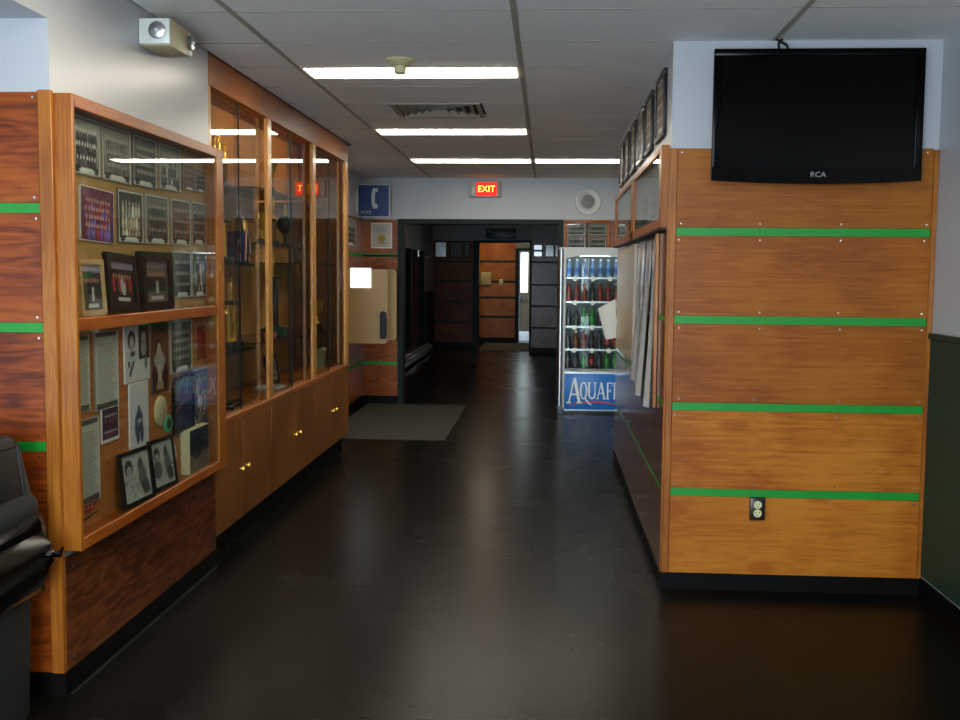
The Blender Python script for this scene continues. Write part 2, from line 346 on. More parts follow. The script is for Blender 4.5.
# ceiling: slab above a hung grid of 2 x 4 ft boards
ceil = struct('ceiling', MB().box(-2.75, 3.0, YB-0.2, 25.0, HC+0.03, HC+0.10), M['plenum'])
XA, Y0, TW, TD = -1.38, 4.576, 1.22, 0.61
def tile(x0, x1, y0, y1): slab('ceiling_tile', x0+0.006, x1-0.006, y0+0.004, y1-0.004, HC, HC+0.016, M['tile'], ceil, 0.003)
cols = [(-2.60, XA), (XA, XA+TW), (XA+TW, XA+2*TW), (XA+2*TW, XA+3*TW)]
LIGHTS = [(1, 5.796), (1, 8.236), (1, 10.371), (2, 10.371), (1, 3.356), (2, 0.916), (1, 0.916)]
for j in range(-10, 13):
    ya, yb = max(YB, Y0+TD*j), Y0+TD*(j+1)
    for i, (xa, xb) in enumerate(cols):
        if ya > 12.3: continue
        if yb > YF: yb = YF
        a, b = ya, yb
        if i == 0 and a < 9.17: xa = XW
        if i == 0 and a < 9.17 < b: pass
        if i == 1 and abs(ya-(Y0+TD*4)) < 0.01:      # row that holds the air diffuser
            tile(xa, -1.075, ya, yb); tile(-0.455, xb, ya, yb); continue
        cut = [l for c, l in LIGHTS if c == i and l+0.15 > ya and l+0.15 < yb]
        if cut:
            l = cut[0]
            if l-ya > 0.05: tile(xa, xb, ya, l)
            if yb-(l+0.305) > 0.05: tile(xa, xb, l+0.305, yb)
            continue
        tile(xa, xb, ya, yb)
    if ya > YB:
        slab('grid_bar', XW, XA+3*TW, ya-0.005, ya+0.005, HC-0.001, HC+0.02, M['tbar'], ceil)
for k in range(4):
    slab('grid_bar', XA+TW*k-0.013, XA+TW*k+0.013, YB, YF, HC-0.004, HC+0.018, M['tbar'], ceil)
# hall beyond the doorway: plain boards
for j in range(17):
    slab('ceiling_tile', -2.5, -1.1, 12.62+0.61*j, 12.62+0.61*j+0.6, HC, HC+0.016, M['tile'], ceil, 0.003)
    slab('ceiling_tile', -1.09, 0.6, 12.62+0.61*j, 12.62+0.61*j+0.6, HC, HC+0.016, M['tile'], ceil, 0.003)

wl = struct('wall_left', MB().box(-4.2, XW, YL, 5.378, 0, HC+0.03), M['paint'])
wah = struct('wall_alcove_header', MB().box(XW-0.14, XW, YB, YL, 2.433, HC+0.03), M['paint'])
wac = struct('ceiling_alcove', MB().box(-4.2, XW-0.14, YB, YL, 2.433, 2.50), M['paint'])
struct('wall_alcove_left', MB().box(-4.35, -4.2, YB-0.2, YL+0.2, 0, HC), M['paint'])
wlr = struct('wall_left_rear', MB().box(XB-0.2, XB, 5.378, YF, 0, HC+0.03), M['paint'])
wr_ = struct('wall_right', MB().box(XR, 2.4, YT, 8.88, 0, HC+0.03), M['paint'])
wlob = struct('wall_lobby_right', MB().box(XRR, 2.05, YB-0.2, YT, 0, HC+0.03), M['paint'])
struct('wall_recess_right', MB().box(2.25, 2.4, 8.88, YF, 0, HC+0.03), M['paint'])
DX0, DX1, DZ = -1.71, 0.115, 2.142
wf = struct('wall_far', MB().box(XB-0.2, DX0-0.06, YF, YF+0.18, 0, HC+0.03).box(DX1+0.06, 2.4, YF, YF+0.18, 0, HC+0.03).box(DX0-0.06, DX1+0.06, YF, YF+0.18, DZ+0.055, HC+0.03), M['paint'])
# back wall with the glazed entrance (behind the photographer)
struct('wall_back', MB().box(-4.3, -4.0, YB-0.2, YB, 0, HC+0.03).box(-2.1, -1.75, YB-0.2, YB, 0, HC+0.03).box(-4.0, -2.1, YB-0.2, YB, 0, 0.2).box(-4.0, -2.1, YB-0.2, YB, 2.3, HC+0.03).box(0.11, 2.05, YB-0.2, YB, 0, HC+0.03).box(-1.75, 0.11, YB-0.2, YB, 2.5, HC+0.03).box(-1.75, 0.11, YB-0.2, YB, 0, 0.1), M['paint'])
wn = struct('window_1', MB().box(-1.75, -1.69, YB-0.14, YB-0.06, 0.1, 2.5).box(0.05, 0.11, YB-0.14, YB-0.06, 0.1, 2.5).box(-0.85, -0.79, YB-0.14, YB-0.06, 0.1, 2.5)
            .box(-1.69, 0.05, YB-0.14, YB-0.06, 0.1, 0.16).box(-1.69, 0.05, YB-0.14, YB-0.06, 2.44, 2.5), M['chrome'])
wn3 = struct('window_3', MB().box(-4.0, -3.94, YB-0.14, YB-0.06, 0.2, 2.3).box(-2.16, -2.1, YB-0.14, YB-0.06, 0.2, 2.3).box(-3.94, -2.16, YB-0.14, YB-0.06, 0.2, 0.26).box(-3.94, -2.16, YB-0.14, YB-0.06, 2.24, 2.3), M['chrome'])
slab('window_pane', -3.94, -2.16, YB-0.105, YB-0.095, 0.26, 2.24, M['glass'], wn3)
for a, b in ((-1.69, -0.85), (-0.79, 0.05)):
    slab('window_pane', a, b, YB-0.105, YB-0.095, 0.16, 2.44, M['glass'], wn)

# door frame of the doorway in the far wall
struct('trim_1', MB().box(DX0-0.06, DX0, YF-0.03, YF+0.21, 0, DZ+0.055).box(DX1, DX1+0.06, YF-0.03, YF+0.21, 0, DZ+0.055).box(DX0, DX1, YF-0.03, YF+0.21, DZ, DZ+0.055), M['frame_green'])

screw_me = MB().lathe([(0.0045, 0), (0.0045, 0.0015), (0.0022, 0.003)], 8, axis='y').mesh('screw', M['screw'])
STR = [1.769, 1.342, 0.916, 0.490]       # centres of the green strips
SW = 0.038
def panelled(par, plane, at, a0, a1, ztop, z0, mplys, mgreen, sign, t=0.012, screws=None, strips=STR, sw=SW, ends=0.0):
    """rows of plywood boards with green strips between them, fixed to a wall. plane 'y': the wall faces -y at y=at; plane 'x': faces sign*x"""
    zs = [ztop]
    for s in strips: zs += [s+sw/2, s-sw/2]
    zs.append(z0)
    def S(n, u0, u1, d, za, zb, mt, bev):
        if plane == 'y': slab(n, u0, u1, at-d, at, za, zb, mt, par, bev)
        elif sign > 0: slab(n, at, at+d, u0, u1, za, zb, mt, par, bev)
        else: slab(n, at-d, at, u0, u1, za, zb, mt, par, bev)
    for i in range(0, len(zs), 2):
        S('plywood_board', a0, a1, t, zs[i+1]+0.001, zs[i]-0.001, mplys[min(i//2, len(mplys)-1)] if isinstance(mplys, list) else mplys, 0.0015)
    for s in strips:
        S('green_strip', a0+ends, a1-ends, t*0.75, s-sw/2, s+sw/2, mgreen, 0)
    if screws:
        for i in range(0, len(zs), 2):
            for zz in (zs[i]-0.02, zs[i+1]+0.02):
                for u in screws:
                    if zz > ztop-0.005 or zz < 0.15: continue
                    u += random.uniform(-0.01, 0.01)
                    if plane == 'y': link('screw', screw_me, par, (u, at-t-0.003, zz))
                    elif sign > 0: link('screw', screw_me, par, (at+t+0.003, u, zz), (0, 0, PI/2))
                    else: link('screw', screw_me, par, (at-t-0.003, u, zz), (0, 0, -PI/2))
# television wall
panelled(wr_, 'y', YT, 0.617, 1.822, 2.168, 0.083, [M['ply_tv']]*3+[M['ply_gold']]*2, M['green'], 0, screws=(0.64, 1.02, 1.41, 1.80), ends=0.002)
slab('corner_trim', 0.583, 0.617, YT-0.018, YT, 0.083, 2.168, M['pine'], wr_, 0.003)
slab('corner_trim', 1.822, 1.848, YT-0.016, YT, 0.083, 2.16, M['pine'], wr_, 0.003)
b1 = struct('baseboard_right', MB().box(XR-0.012, XRR, YT-0.012, YT, 0, 0.083).box(XR-0.012, XR, YT, 8.89, 0, 0.083), M['black_base'])
# corridor side of the same wall
panelled(wr_, 'x', XR, 5.22, 8.88, 1.79, 0.083, M['ply_corr'], M['green'], -1, t=0.008, strips=STR[1:], sw=0.018)
slab('corner_trim', XR-0.010, XR, YT-0.0, 5.22, 0.083, 2.168, M['pine'], wr_, 0.002)
# lobby wall on the right: dark wainscot under a chair rail
slab('wainscot', XRR-0.008, XRR, YB+0.01, YT-0.02, 0.10, 1.262, M['dkgreen'], wlob)
slab('chair_rail', XRR-0.022, XRR, YB+0.01, YT-0.02, 1.262, 1.290, M['dkgreen'], wlob, 0.004)
struct('baseboard_lobby', MB().box(XRR-0.012, XRR, YB, YT-0.013, 0, 0.09), M['black_base'])
# alcove back wall (left foreground)
panelled(wl, 'y', YL, -3.0, -1.790, 2.18, 0.09, M['ply_red'], M['green'], 0, screws=(-1.81, -2.2, -2.6), strips=[1.776, 1.353, 0.925, 0.5], sw=0.034)
panelled(wl, 'y', YL, -4.19, -3.01, 2.18, 0.09, M['ply_red'], M['green'], 0, strips=[1.776, 1.353, 0.925, 0.5], sw=0.034)
slab('corner_trim', -1.788, XW+0.012, YL-0.02, YL+0.004, 0.09, 2.185, M['pine'], wl, 0.003)
# plywood under the picture case
slab('plywood_board', XW, XW+0.012, YL+0.005, 5.376, 0.09, 0.512, M['ply_brown'], wl, 0.002)
for yy in (3.70, 4.2, 4.75, 5.3):
    link('screw', screw_me, wl, (XW+0.015, yy, 0.13), (0, 0, PI/2)); link('screw', screw_me, wl, (XW+0.015, yy, 0.47), (0, 0, PI/2))
struct('baseboard_left', MB().box(-4.19, XW+0.013, YL-0.014, YL, 0, 0.09).box(XW, XW+0.013, YL, 5.378, 0, 0.09), M['black_base'])
struct('trim_2', MB().box(XW+0.013, XW+0.030, YL+0.02, 5.36, 0, 0.004), plain('grey_caulk', '23231e', 0.8, spec=0.05, noise=0.25, nscale=20))
# far wall left of the doorway and the side wall next to it
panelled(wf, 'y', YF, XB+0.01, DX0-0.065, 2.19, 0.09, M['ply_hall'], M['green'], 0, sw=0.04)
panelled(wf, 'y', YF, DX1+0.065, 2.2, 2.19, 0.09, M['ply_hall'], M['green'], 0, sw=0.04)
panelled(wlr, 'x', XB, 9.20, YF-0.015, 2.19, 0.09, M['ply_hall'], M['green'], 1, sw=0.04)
struct('baseboard_far', MB().box(XB+0.013, DX0-0.062, YF-0.026, YF-0.012, 0, 0.1).box(XB+0.0, XB+0.013, 9.2, YF-0.012, 0, 0.1).box(DX1+0.062, 2.2, YF-0.026, YF-0.012, 0, 0.1), M['black_base'])

# hall beyond: left glazed side, dark board wall, opening, lit vestibule
XH = -2.45
whl = struct('wall_hall_left', MB().box(XH-0.2, XH, YF+0.18, 24.3, 2.0, HC+0.03).box(XH-0.2, XH, 20.6, 24.3, 0, 2.0).box(XH-0.2, XH, YF+0.18, 15.2, 0, 2.0).box(XH-0.25, XH-0.2, 15.2, 20.6, 0, 2.0), M['paint_hall'])
hw = struct('window_2', MB().box(XH-0.06, XH+0.02, 15.2, 20.6, 0.0, 0.05), M['black_frame'])
for yy in (15.2, 16.9, 18.6, 20.52):
    slab('mullion', XH-0.06, XH+0.03, yy, yy+0.08, 0.17, 2.0, M['frame_green'], hw)
for ya, yb in ((15.28, 16.9), (16.98, 18.6), (18.68, 20.52)):
    slab('window_pane', XH-0.03, XH-0.02, ya, yb, 0.17, 2.0, M['glass_dark'], hw)
slab('sill', XH-0.05, XH+0.20, 15.2, 20.6, 0.05, 0.17, M['chrome'], hw, 0.01)
slab('sill', XH-0.05, XH+0.12, 15.2, 20.6, 0.17, 0.20, M['chrome'], hw, 0.006)
slab('door_panel', XH, XH+0.05, 20.75, 22.2, 0.05, 1.18, M['black_frame'], whl)
slab('wall_panel', XH, XH+0.02, 20.75, 22.2, 1.2, 1.9, M['paint'], whl)
YH = 22.4
whb = struct('wall_hall_back', MB().box(XH-0.2, -1.59, YH, YH+0.15, 0, HC+0.03).box(-1.59, 0.6, YH, YH+0.15, 2.27, HC+0.03), M['paint_hall'])
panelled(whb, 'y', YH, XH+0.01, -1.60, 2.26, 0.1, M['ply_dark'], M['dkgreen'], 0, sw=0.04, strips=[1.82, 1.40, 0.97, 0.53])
struct('baseboard_hall', MB().box(XH+0.01, -1.60, YH-0.03, YH-0.012, 0, 0.1), M['black_base'])
struct('trim_3', MB().box(-1.595, -1.46, YH-0.04, YH+0.19, 0, 2.27).box(-1.46, 0.5, YH-0.04, YH+0.19, 2.22, 2.275), M['frame_green'])
wvb = struct('wall_vestibule', MB().box(-2.2, -0.70, 24.2, 24.35, 0, HC+0.03).box(-0.70, 0.6, 24.2, 24.35, 2.15, HC+0.03).box(0.28, 0.6, 24.2, 24.35, 0, 2.15), M['paint_hall'])
struct('wall_vestibule_left', MB().box(-2.35, -2.2, YH+0.15, 24.35, 0, HC+0.03), M['paint_hall'])
panelled(wvb, 'y', 24.2, -2.15, -0.74, 2.27, 0.1, M['ply_gold'], M['dkgreen'], 0, strips=[1.845, 1.385, 1.02, 0.575], sw=0.05)  # strips take a darker green that carries the shade here
struct('baseboard_vestibule', MB().box(-2.15, -0.74, 24.17, 24.188, 0, 0.1), M['black_base'])
struct('trim_4', MB().box(-0.745, -0.655, 24.16, 24.36, 0, 2.15).box(0.22, 0.28, 24.16, 24.36, 0, 2.15).box(-0.655, 0.22, 24.16, 24.36, 2.09, 2.15), M['frame_green'])
whr = struct('wall_hall_right', MB().box(0.45, 0.6, YF+0.18, 24.35, 0, HC+0.03).box(-0.325, 0.45, 20.9, 21.05, 0, HC+0.03), M['paint_hall'])
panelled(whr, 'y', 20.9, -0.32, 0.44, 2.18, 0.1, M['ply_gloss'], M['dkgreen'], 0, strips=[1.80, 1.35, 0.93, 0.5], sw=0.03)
slab('door_jamb', -0.36, -0.322, 20.86, 21.07, 0, 2.2, M['frame_green'], whr)
struct('baseboard_hall_right', MB().box(-0.32, 0.44, 20.87, 20.888, 0, 0.1), M['black_base'])
dr = struct('door_1', MB().box(-0.65, -0.62, 24.22, 24.27, 0.01, 2.085).box(-0.46, 0.215, 24.22, 24.27, 0.01, 2.085).box(-0.62, -0.46, 24.22, 24.27, 0.01, 1.15).box(-0.62, -0.46, 24.22, 24.27, 2.05, 2.085), M['door_grey'])
slab('door_glass', -0.62, -0.46, 24.24, 24.25, 1.15, 2.05, M['door_day'], dr)
part('door_handle', MB().rbox(-0.645, -0.60, 24.18, 24.22, 0.97, 1.13, 0.008).tube([(-0.62, 24.2, 1.06), (-0.62, 24.15, 1.06), (-0.5, 24.14, 1.06)], 0.014), M['chrome'], dr)
slab('kick_plate', -0.64, 0.2, 24.212, 24.22, 0.03, 0.25, M['chrome'], dr)

# ------------------------------------------------------------------ ceiling fittings
def ceiling_light(c, y, label):
    x0, x1 = cols[c]; x0 += 0.013; x1 -= 0.013
    t = thing('ceiling_light', label, 'light', ((x0+x1)/2, y+0.1525, HC), group='fluorescent ceiling lights')
    a, b = (x1-x0)/2, 0.148
    part('frame', MB().box(-a, a, -b, -b+0.014, -0.003, 0.02).box(-a, a, b-0.014, b, -0.003, 0.02).box(-a, -a+0.014, -b+0.014, b-0.014, -0.003, 0.02).box(a-0.014, a, -b+0.014, b-0.014, -0.003, 0.02), M['tbar'], t)
    part('lens', MB().rbox(-a+0.014, a-0.014, -b+0.014, b-0.014, -0.008, 0.018, 0.003), M['lens'], t)
LL = ['narrow lit fluorescent ceiling light with the smoke detector in front of it', 'narrow lit fluorescent ceiling light beyond the air diffuser',
      'lit fluorescent ceiling light nearest the exit sign, on the display cabinet side', 'lit fluorescent ceiling light beside the far wall speaker, ending behind the hung frames',
      'lobby fluorescent ceiling light above the picture case opening'] + ['lobby fluorescent ceiling light near the glazed entrance']*2
for (c, y), lb in zip(LIGHTS, LL): ceiling_light(c, y, lb)
t = thing('air_diffuser', 'square metal ceiling air diffuser with four-way louvres', 'vent', (-0.765, Y0+TD*4.5, HC))
a = 0.30
part('frame', MB().box(-a, a, -a, -a+0.03, -0.006, 0.012).box(-a, a, a-0.03, a, -0.006, 0.012).box(-a, -a+0.03, -a+0.03, a-0.03, -0.006, 0.012).box(a-0.03, a, -a+0.03, a-0.03, -0.006, 0.012), M['tbar'], t)
part('duct', MB().box(-a+0.02, a-0.02, -a+0.02, a-0.02, 0.02, 0.028), M['black_mt'], t)
for r in (0.25, 0.19, 0.13, 0.07):
    q = MB()
    o1, o2 = r, r-0.035
    vs_ = [(-o1, -o1, -0.008), (o1, -o1, -0.008), (o1, o1, -0.008), (-o1, o1, -0.008), (-o2, -o2, 0.016), (o2, -o2, 0.016), (o2, o2, 0.016), (-o2, o2, 0.016)]
    q.add(vs_, [(0, 1, 5, 4), (1, 2, 6, 5), (2, 3, 7, 6), (3, 0, 4, 7)])
    part('louvre', q, M['tbar'], t)
t = thing('smoke_detector', 'cream smoke detector with a wide round base on the ceiling', 'smoke detector', (-0.79, 5.60, HC))
part('base', MB().lathe([(0.03, -0.034), (0.05, -0.028), (0.074, -0.006), (0.074, 0.0)], 24), M['beige'], t)
part('sensor_head', MB().lathe([(0.024, -0.075), (0.032, -0.07), (0.034, -0.045), (0.03, -0.033)], 20), M['beige'], t)

# emergency light on the left wall
t = thing('emergency_light', 'boxy beige emergency light unit high on the painted wall beside the ceiling', 'emergency light', (XW, 4.60, 2.515))
part('housing', MB().rbox(0.0, 0.135, -0.13, 0.10, 0.0, 0.115, 0.006), M['beige'], t)
part('end_cover', MB().rbox(0.002, 0.137, -0.145, -0.128, 0.004, 0.112, 0.006), M['beige_pale'], t)
part('end_cover', MB().rbox(0.002, 0.137, 0.098, 0.145, 0.004, 0.108, 0.006), M['beige_pale'], t)
l1 = part('lamp', MB().lathe([(0.034, 0.0), (0.036, -0.012), (0.028, -0.016)], 16, (0.085, -0.145, 0.06), 'y'), M['chrome'], t)
part('bulb', MB().sphere((0.085, -0.162, 0.06), 0.008, 8, 6), M['white'], l1)
l2 = part('lamp', MB().lathe([(0.034, 0.0), (0.036, 0.012), (0.028, 0.016)], 16, (0.137, 0.105, 0.06), 'x'), M['chrome'], t)
part('bulb', MB().sphere((0.155, 0.105, 0.06), 0.008, 8, 6), M['white'], l2)

# ------------------------------------------------------------------ pictures: printed grids
def add_print(parent, w, h, img, name='print', y=0.0, z0=0.0):
    H, Wd = img.shape[:2]
    vs_ = [(-w/2+w*i/(Wd-1), y, z0+h*j/(H-1)) for j in range(H) for i in range(Wd)]
    fs_ = [(j*Wd+i, j*Wd+i+1, (j+1)*Wd+i+1, (j+1)*Wd+i) for j in range(H-1) for i in range(Wd-1)]
    me = bpy.data.meshes.new(name); me.from_pydata(vs_, [], fs_); me.materials.append(M['print'])
    a = me.color_attributes.new('print', 'FLOAT_COLOR', 'POINT')
    im = np.clip(img[::-1], 0, 1); im = np.where(im <= 0.04045, im/12.92, ((im+0.055)/1.055)**2.4)
    buf = np.ones((H*Wd, 4), np.float32); buf[:, :3] = im.reshape(-1, 3); a.data.foreach_set('color', buf.ravel())
    return link(name, me, parent)
def canvas(H, Wd, c): return np.ones((H, Wd, 3))*np.array(c)
def ell(im, cx, cy, rx, ry, c, al=1.0):
    H, Wd = im.shape[:2]; Y, X = np.mgrid[0:H, 0:Wd]; X = X/(Wd-1); Y = Y/(H-1)
    d = ((X-cx)/rx)**2+((Y-cy)/ry)**2; k = (np.clip((1.25-d)/0.5, 0, 1)*al)[..., None]
    im[:] = im*(1-k)+np.array(c)*k
def rect(im, x0, x1, y0, y1, c):
    H, Wd = im.shape[:2]; im[int(y0*H):max(int(y0*H)+1, int(y1*H)), int(x0*Wd):max(int(x0*Wd)+1, int(x1*Wd))] = c
def speck(im, s): im += rng.randn(*im.shape[:2], 1)*s; return im
def team(H=44, Wd=52, bgc=(.45,.45,.42), body=(.12,.12,.12), skin=(.72,.70,.64), rows=3, n=8, border=(.75,.75,.70), tint2=None, caption=True):
    im = canvas(H, Wd, bgc); rect(im, 0, 1, 0.72, 1, tuple(v*0.8 for v in bgc))
    for r in range(rows):
        cy = 0.24+0.5*r/max(1, rows-1)*0.95; k = n+(r % 2)
        for i in range(k):
            cx = 0.12+0.76*(i+0.5)/k+rng.uniform(-.012, .012); b = body if (tint2 is None or rng.rand() < .55) else tint2
            j = rng.uniform(.7, 1.4)
            ell(im, cx, cy+0.15, 0.055, 0.14, tuple(min(1, v*j) for v in b)); ell(im, cx, cy+0.13, 0.018, 0.07, tuple(min(1, v+.35) for v in b), .6)
            ell(im, cx, cy, 0.024, 0.042, skin)
    speck(im, .04)
    if border is not None:
        for a, b, c, d in ((0, .06, 0, 1), (.94, 1, 0, 1), (0, 1, 0, .07), (0, 1, .90, 1)): rect(im, a, b, c, d, border)
        for a, b, c, d in ((.05, .075, .05, .92), (.925, .95, .05, .92), (.05, .95, .05, .08), (.05, .95, .885, .915)): rect(im, a, b, c, d, (.12, .12, .11))
        if caption: rect(im, .3, .72, .90, .97, (.85, .85, .8)); rect(im, .08, .24, .92, .98, (.2, .2, .2)); rect(im, .8, .93, .92, .98, (.2, .2, .2))
    return im
def doc(H=60, Wd=26):
    im = canvas(H, Wd, (.74, .74, .68))
    for r in range(9, H-6, 2): 
        x1 = rng.uniform(.7, .9); rect(im, .12, x1, r/H, (r+1)/H, (.58, .58, .53))
    rect(im, 0, 1, 0, .08, (.33, .33, .30)); rect(im, 0, 1, .93, 1, (.33, .33, .30)); rect(im, 0, .05, 0, 1, (.8, .8, .76)); rect(im, .94, 1, 0, 1, (.8, .8, .76))
    return im
def pair(H=50, Wd=44):
    im = canvas(H, Wd, (.80, .80, .78)); rect(im, .55, 1, 0, .62, (.14, .14, .15))
    ell(im, .26, .25, .15, .17, (.16, .16, .16)); ell(im, .27, .29, .09, .12, (.70, .70, .68)); ell(im, .27, .55, .22, .14, (.72, .72, .70)); ell(im, .3, .5, .1, .05, (.2, .2, .2))
    for x, y in ((.15, .68), (.25, .76), (.32, .68), (.2, .85)): ell(im, x, y, .04, .06, (.2, .2, .26))
    ell(im, .76, .22, .1, .1, (.6, .6, .6)); ell(im, .76, .42, .12, .15, (.55, .55, .56)); ell(im, .85, .7, .06, .12, (.4, .4, .42))
    return speck(im, .03)
def player(H=60, Wd=36, bgc=(.80, .80, .79), col=(.28, .33, .42)):
    im = canvas(H, Wd, bgc)
    ell(im, .48, .38, .06, .05, (.25, .25, .3)); ell(im, .48, .56, .2, .17, col); ell(im, .4, .76, .1, .14, col); ell(im, .62, .75, .09, .14, tuple(v*.8 for v in col)); ell(im, .5, .56, .14, .02, (.7, .7, .72)); ell(im, .3, .62, .06, .15, col)
    return speck(im, .03)
def trophyman(H=60, Wd=32):
    im = canvas(H, Wd, (.36, .25, .16)); rect(im, 0, 1, 0, .14, (.12, .12, .12))
    ell(im, .4, .32, .18, .1, (.12, .11, .1)); ell(im, .42, .38, .13, .1, (.68, .62, .55)); ell(im, .45, .56, .34, .17, (.62, .60, .55)); ell(im, .15, .8, .16, .2, (.25, .12, .16)); ell(im, .8, .8, .14, .2, (.2, .1, .14))
    rect(im, .36, .58, .6, .86, (.72, .68, .6)); rect(im, .28, .68, .86, .95, (.6, .54, .42)); return speck(im, .04)
def groupcol(H=48, Wd=44, bgc=(.10, .11, .13), red=True, wood_=False):
    im = canvas(H, Wd, bgc); rect(im, 0, 1, 0, .2, (.5, .48, .52))
    if wood_: rect(im, 0, 1, .0, .16, (.62, .58, .62)); rect(im, .0, .6, .18, .34, (.14, .32, .2))
    for i in range(7):
        cx = .1+.8*(i+.5)/7; c = (.62, .16, .16) if (red and i % 2 == 0) else ((.66, .66, .66) if red and i % 3 == 0 else (.14, .15, .17))
        ell(im, cx, .55, .07, .22, c); ell(im, cx, .35, .04, .055, (.66, .48, .40))
    rect(im, .5, .62, .5, .8, (.72, .70, .66)); rect(im, .3, .8, .86, .95, (.75, .74, .70)); return speck(im, .03)
def sunset(H=48, Wd=44):
    im = canvas(H, Wd, (.34, .36, .48)); rect(im, 0, 1, .0, .2, (.36, .46, .60)); rect(im, 0, 1, .5, 1, (.16, .18, .24))
    for i in range(14): ell(im, .1+.06*i, .62-.022*i, .06, .04, (.56, .36, .40), .7)
    for i in range(16): ell(im, rng.rand(), .55+.35*rng.rand(), .05, .03, (.28, .29, .38), .8)
    return speck(im, .03)
def oldpair(seed=0, H=50, Wd=44):
    im = canvas(H, Wd, (.68, .70, .66))
    ell(im, .25, .28, .14, .17, (.2, .2, .2)); ell(im, .26, .34, .09, .1, (.62, .62, .6)); ell(im, .24, .62, .2, .2, (.36, .36, .35) if seed else (.66, .66, .64))
    ell(im, .68, .3, .1, .18, (.3, .3, .3)); ell(im, .72, .55, .15, .25, (.38, .38, .38)); ell(im, .8, .78, .14, .16, (.28, .28, .28))
    for k in range(26): ell(im, rng.rand(), .5+.45*rng.rand(), .025, .025, (.25, .25, .25), .7)
    return speck(im, .04)
def rink(H=44, Wd=46):
    im = canvas(H, Wd, (.14, .15, .13)); rect(im, 0, 1, .58, 1, (.48, .42, .32)); ell(im, .35, .4, .3, .3, (.08, .09, .08))
    for k in range(8): ell(im, .1+.85*rng.rand(), .5+.2*rng.rand(), .05, .1, (.42, .28, .22), .7)
    return speck(im, .04)
def plantpic(H=44, Wd=34):
    im = canvas(H, Wd, (.50, .42, .32))
    for k in range(30): ell(im, .5+.3*rng.randn(), .4+.25*rng.randn(), .07, .1, (.16, .18, .15), .8)
    return speck(im, .04)

R90 = PI/2
XP = XW+0.012      # face of the pinboard inside the picture case
def photo(name, label, y0, y1, z0, z1, img, mount='mat_grey', frame=None, lean=0.0, roll=0.0, depth=0.006, xoff=0.0, cat='photo', group=None, caption=False, fw_=0.016):
    w, h = y1-y0, z1-z0
    t = thing(name, label, cat, (XP+xoff, (y0+y1)/2, z0), (lean, roll, R90), group)
    if frame:
        a = fw_
        part('frame', MB().box(-w/2, w/2, -depth, 0, 0, a).box(-w/2, w/2, -depth, 0, h-a, h).box(-w/2, -w/2+a, -depth, 0, a, h-a).box(w/2-a, w/2, -depth, 0, a, h-a), M[frame], t)
        part('backing', MB().box(-w/2+a*.5, w/2-a*.5, -depth*.45, -0.0005, a*.5, h-a*.5), M['mat_dark'], t)
        p = add_print(t, w-2*a, h-2*a, img, z0=a); p.location.y = -depth*.5
    else:
        part('mount', MB().box(-w/2, w/2, -depth, -0.0002, 0, h), M[mount], t)
        p = add_print(t, w*0.97, h*0.97, img, z0=h*.015); p.location.y = -depth-0.0006
    return t

# ------------------------------------------------------------------ the picture case on the left wall
XF = -1.674; CY0, CY1, CZ0, CZ1 = 3.644, 5.372, 0.540, 2.178
case = thing('picture_case', 'pine wall case with two glass panes full of hockey team pictures', 'display case', (XW, CY0, CZ0))
def cpart(n, x0, x1, y0, y1, z0, z1, mt, bev=0.003): return slab(n, x0-XW, x1-XW, y0-CY0, y1-CY0, z0-CZ0, z1-CZ0, M[mt], case, bev)
cpart('stile', XW+0.0005, XF, CY0, CY0+0.022, CZ0, CZ1, 'pine')
cpart('stile', XW+0.0005, XF, CY1-0.11, CY1, CZ0, CZ1, 'pine')
cpart('top_rail', XW+0.0005, XF, CY0+0.022, CY1-0.11, CZ1-0.045, CZ1, 'pine_h')
cpart('bottom_rail', XW+0.0005, XF, CY0+0.022, CY1-0.11, CZ0, CZ0+0.045, 'pine_h')
cpart('middle_rail', XW+0.016, XF, CY0+0.022, CY1-0.11, 1.338, 1.386, 'pine_h')
cpart('back_panel', XW+0.0005, XP, CY0+0.022, CY1-0.11, 1.36, CZ1-0.045, 'cork', 0)
cpart('back_panel', XW+0.0005, XP, CY0+0.022, CY1-0.11, CZ0+0.045, 1.3595, 'board_low', 0)
cpart('glass_pane', XF-0.010, XF-0.006, CY0+0.020, CY1-0.108, 1.384, CZ1-0.043, 'glass', 0)
cpart('glass_pane', XF-0.010, XF-0.006, CY0+0.020, CY1-0.108, CZ0+0.043, 1.340, 'glass', 0)
cpart('hasp', XF-0.002, XF+0.006, CY1-0.07, CY1-0.05, 1.56, 1.60, 'brass_dk', 0)

YS = 3.765
tp = 'mounted team photos in the picture case'
photo('team_photo', 'high-contrast team photo in the top corner of the picture case', YS, 4.005, 1.915, 2.130, team(n=7, body=(.1,.1,.1), bgc=(.66,.66,.62), skin=(.85,.84,.8)), group=tp)
photo('team_photo', 'pale sepia team photo, second in the top row of the picture case', 4.026, 4.308, 1.913, 2.130, team(n=9, bgc=(.58,.56,.5), body=(.3,.29,.26)), group=tp)
photo('team_photo', 'dark grey team photo, third in the top row of the picture case', 4.330, 4.598, 1.916, 2.130, team(n=9, bgc=(.36,.36,.34), body=(.14,.14,.14), rows=4), 'mat_dark', group=tp)
photo('team_photo', 'grey team photo, fourth in the top row of the picture case', 4.633, 4.903, 1.926, 2.130, team(n=8, bgc=(.5,.5,.47), body=(.2,.2,.2), tint2=(.6,.6,.58)), group=tp)
photo('team_photo', 'small reddish team photo hung lower at the end of the top row', 4.931, 5.105, 1.948, 2.074, team(n=7, bgc=(.42,.32,.26), body=(.4,.18,.14)), 'mat_dark', group=tp)
photo('team_photo', 'small dark team photo, last in the top row beside the cabinet end stile', 5.115, 5.258, 1.952, 2.067, team(n=7, bgc=(.4,.4,.38), body=(.12,.12,.12)), 'mat_dark', group=tp)
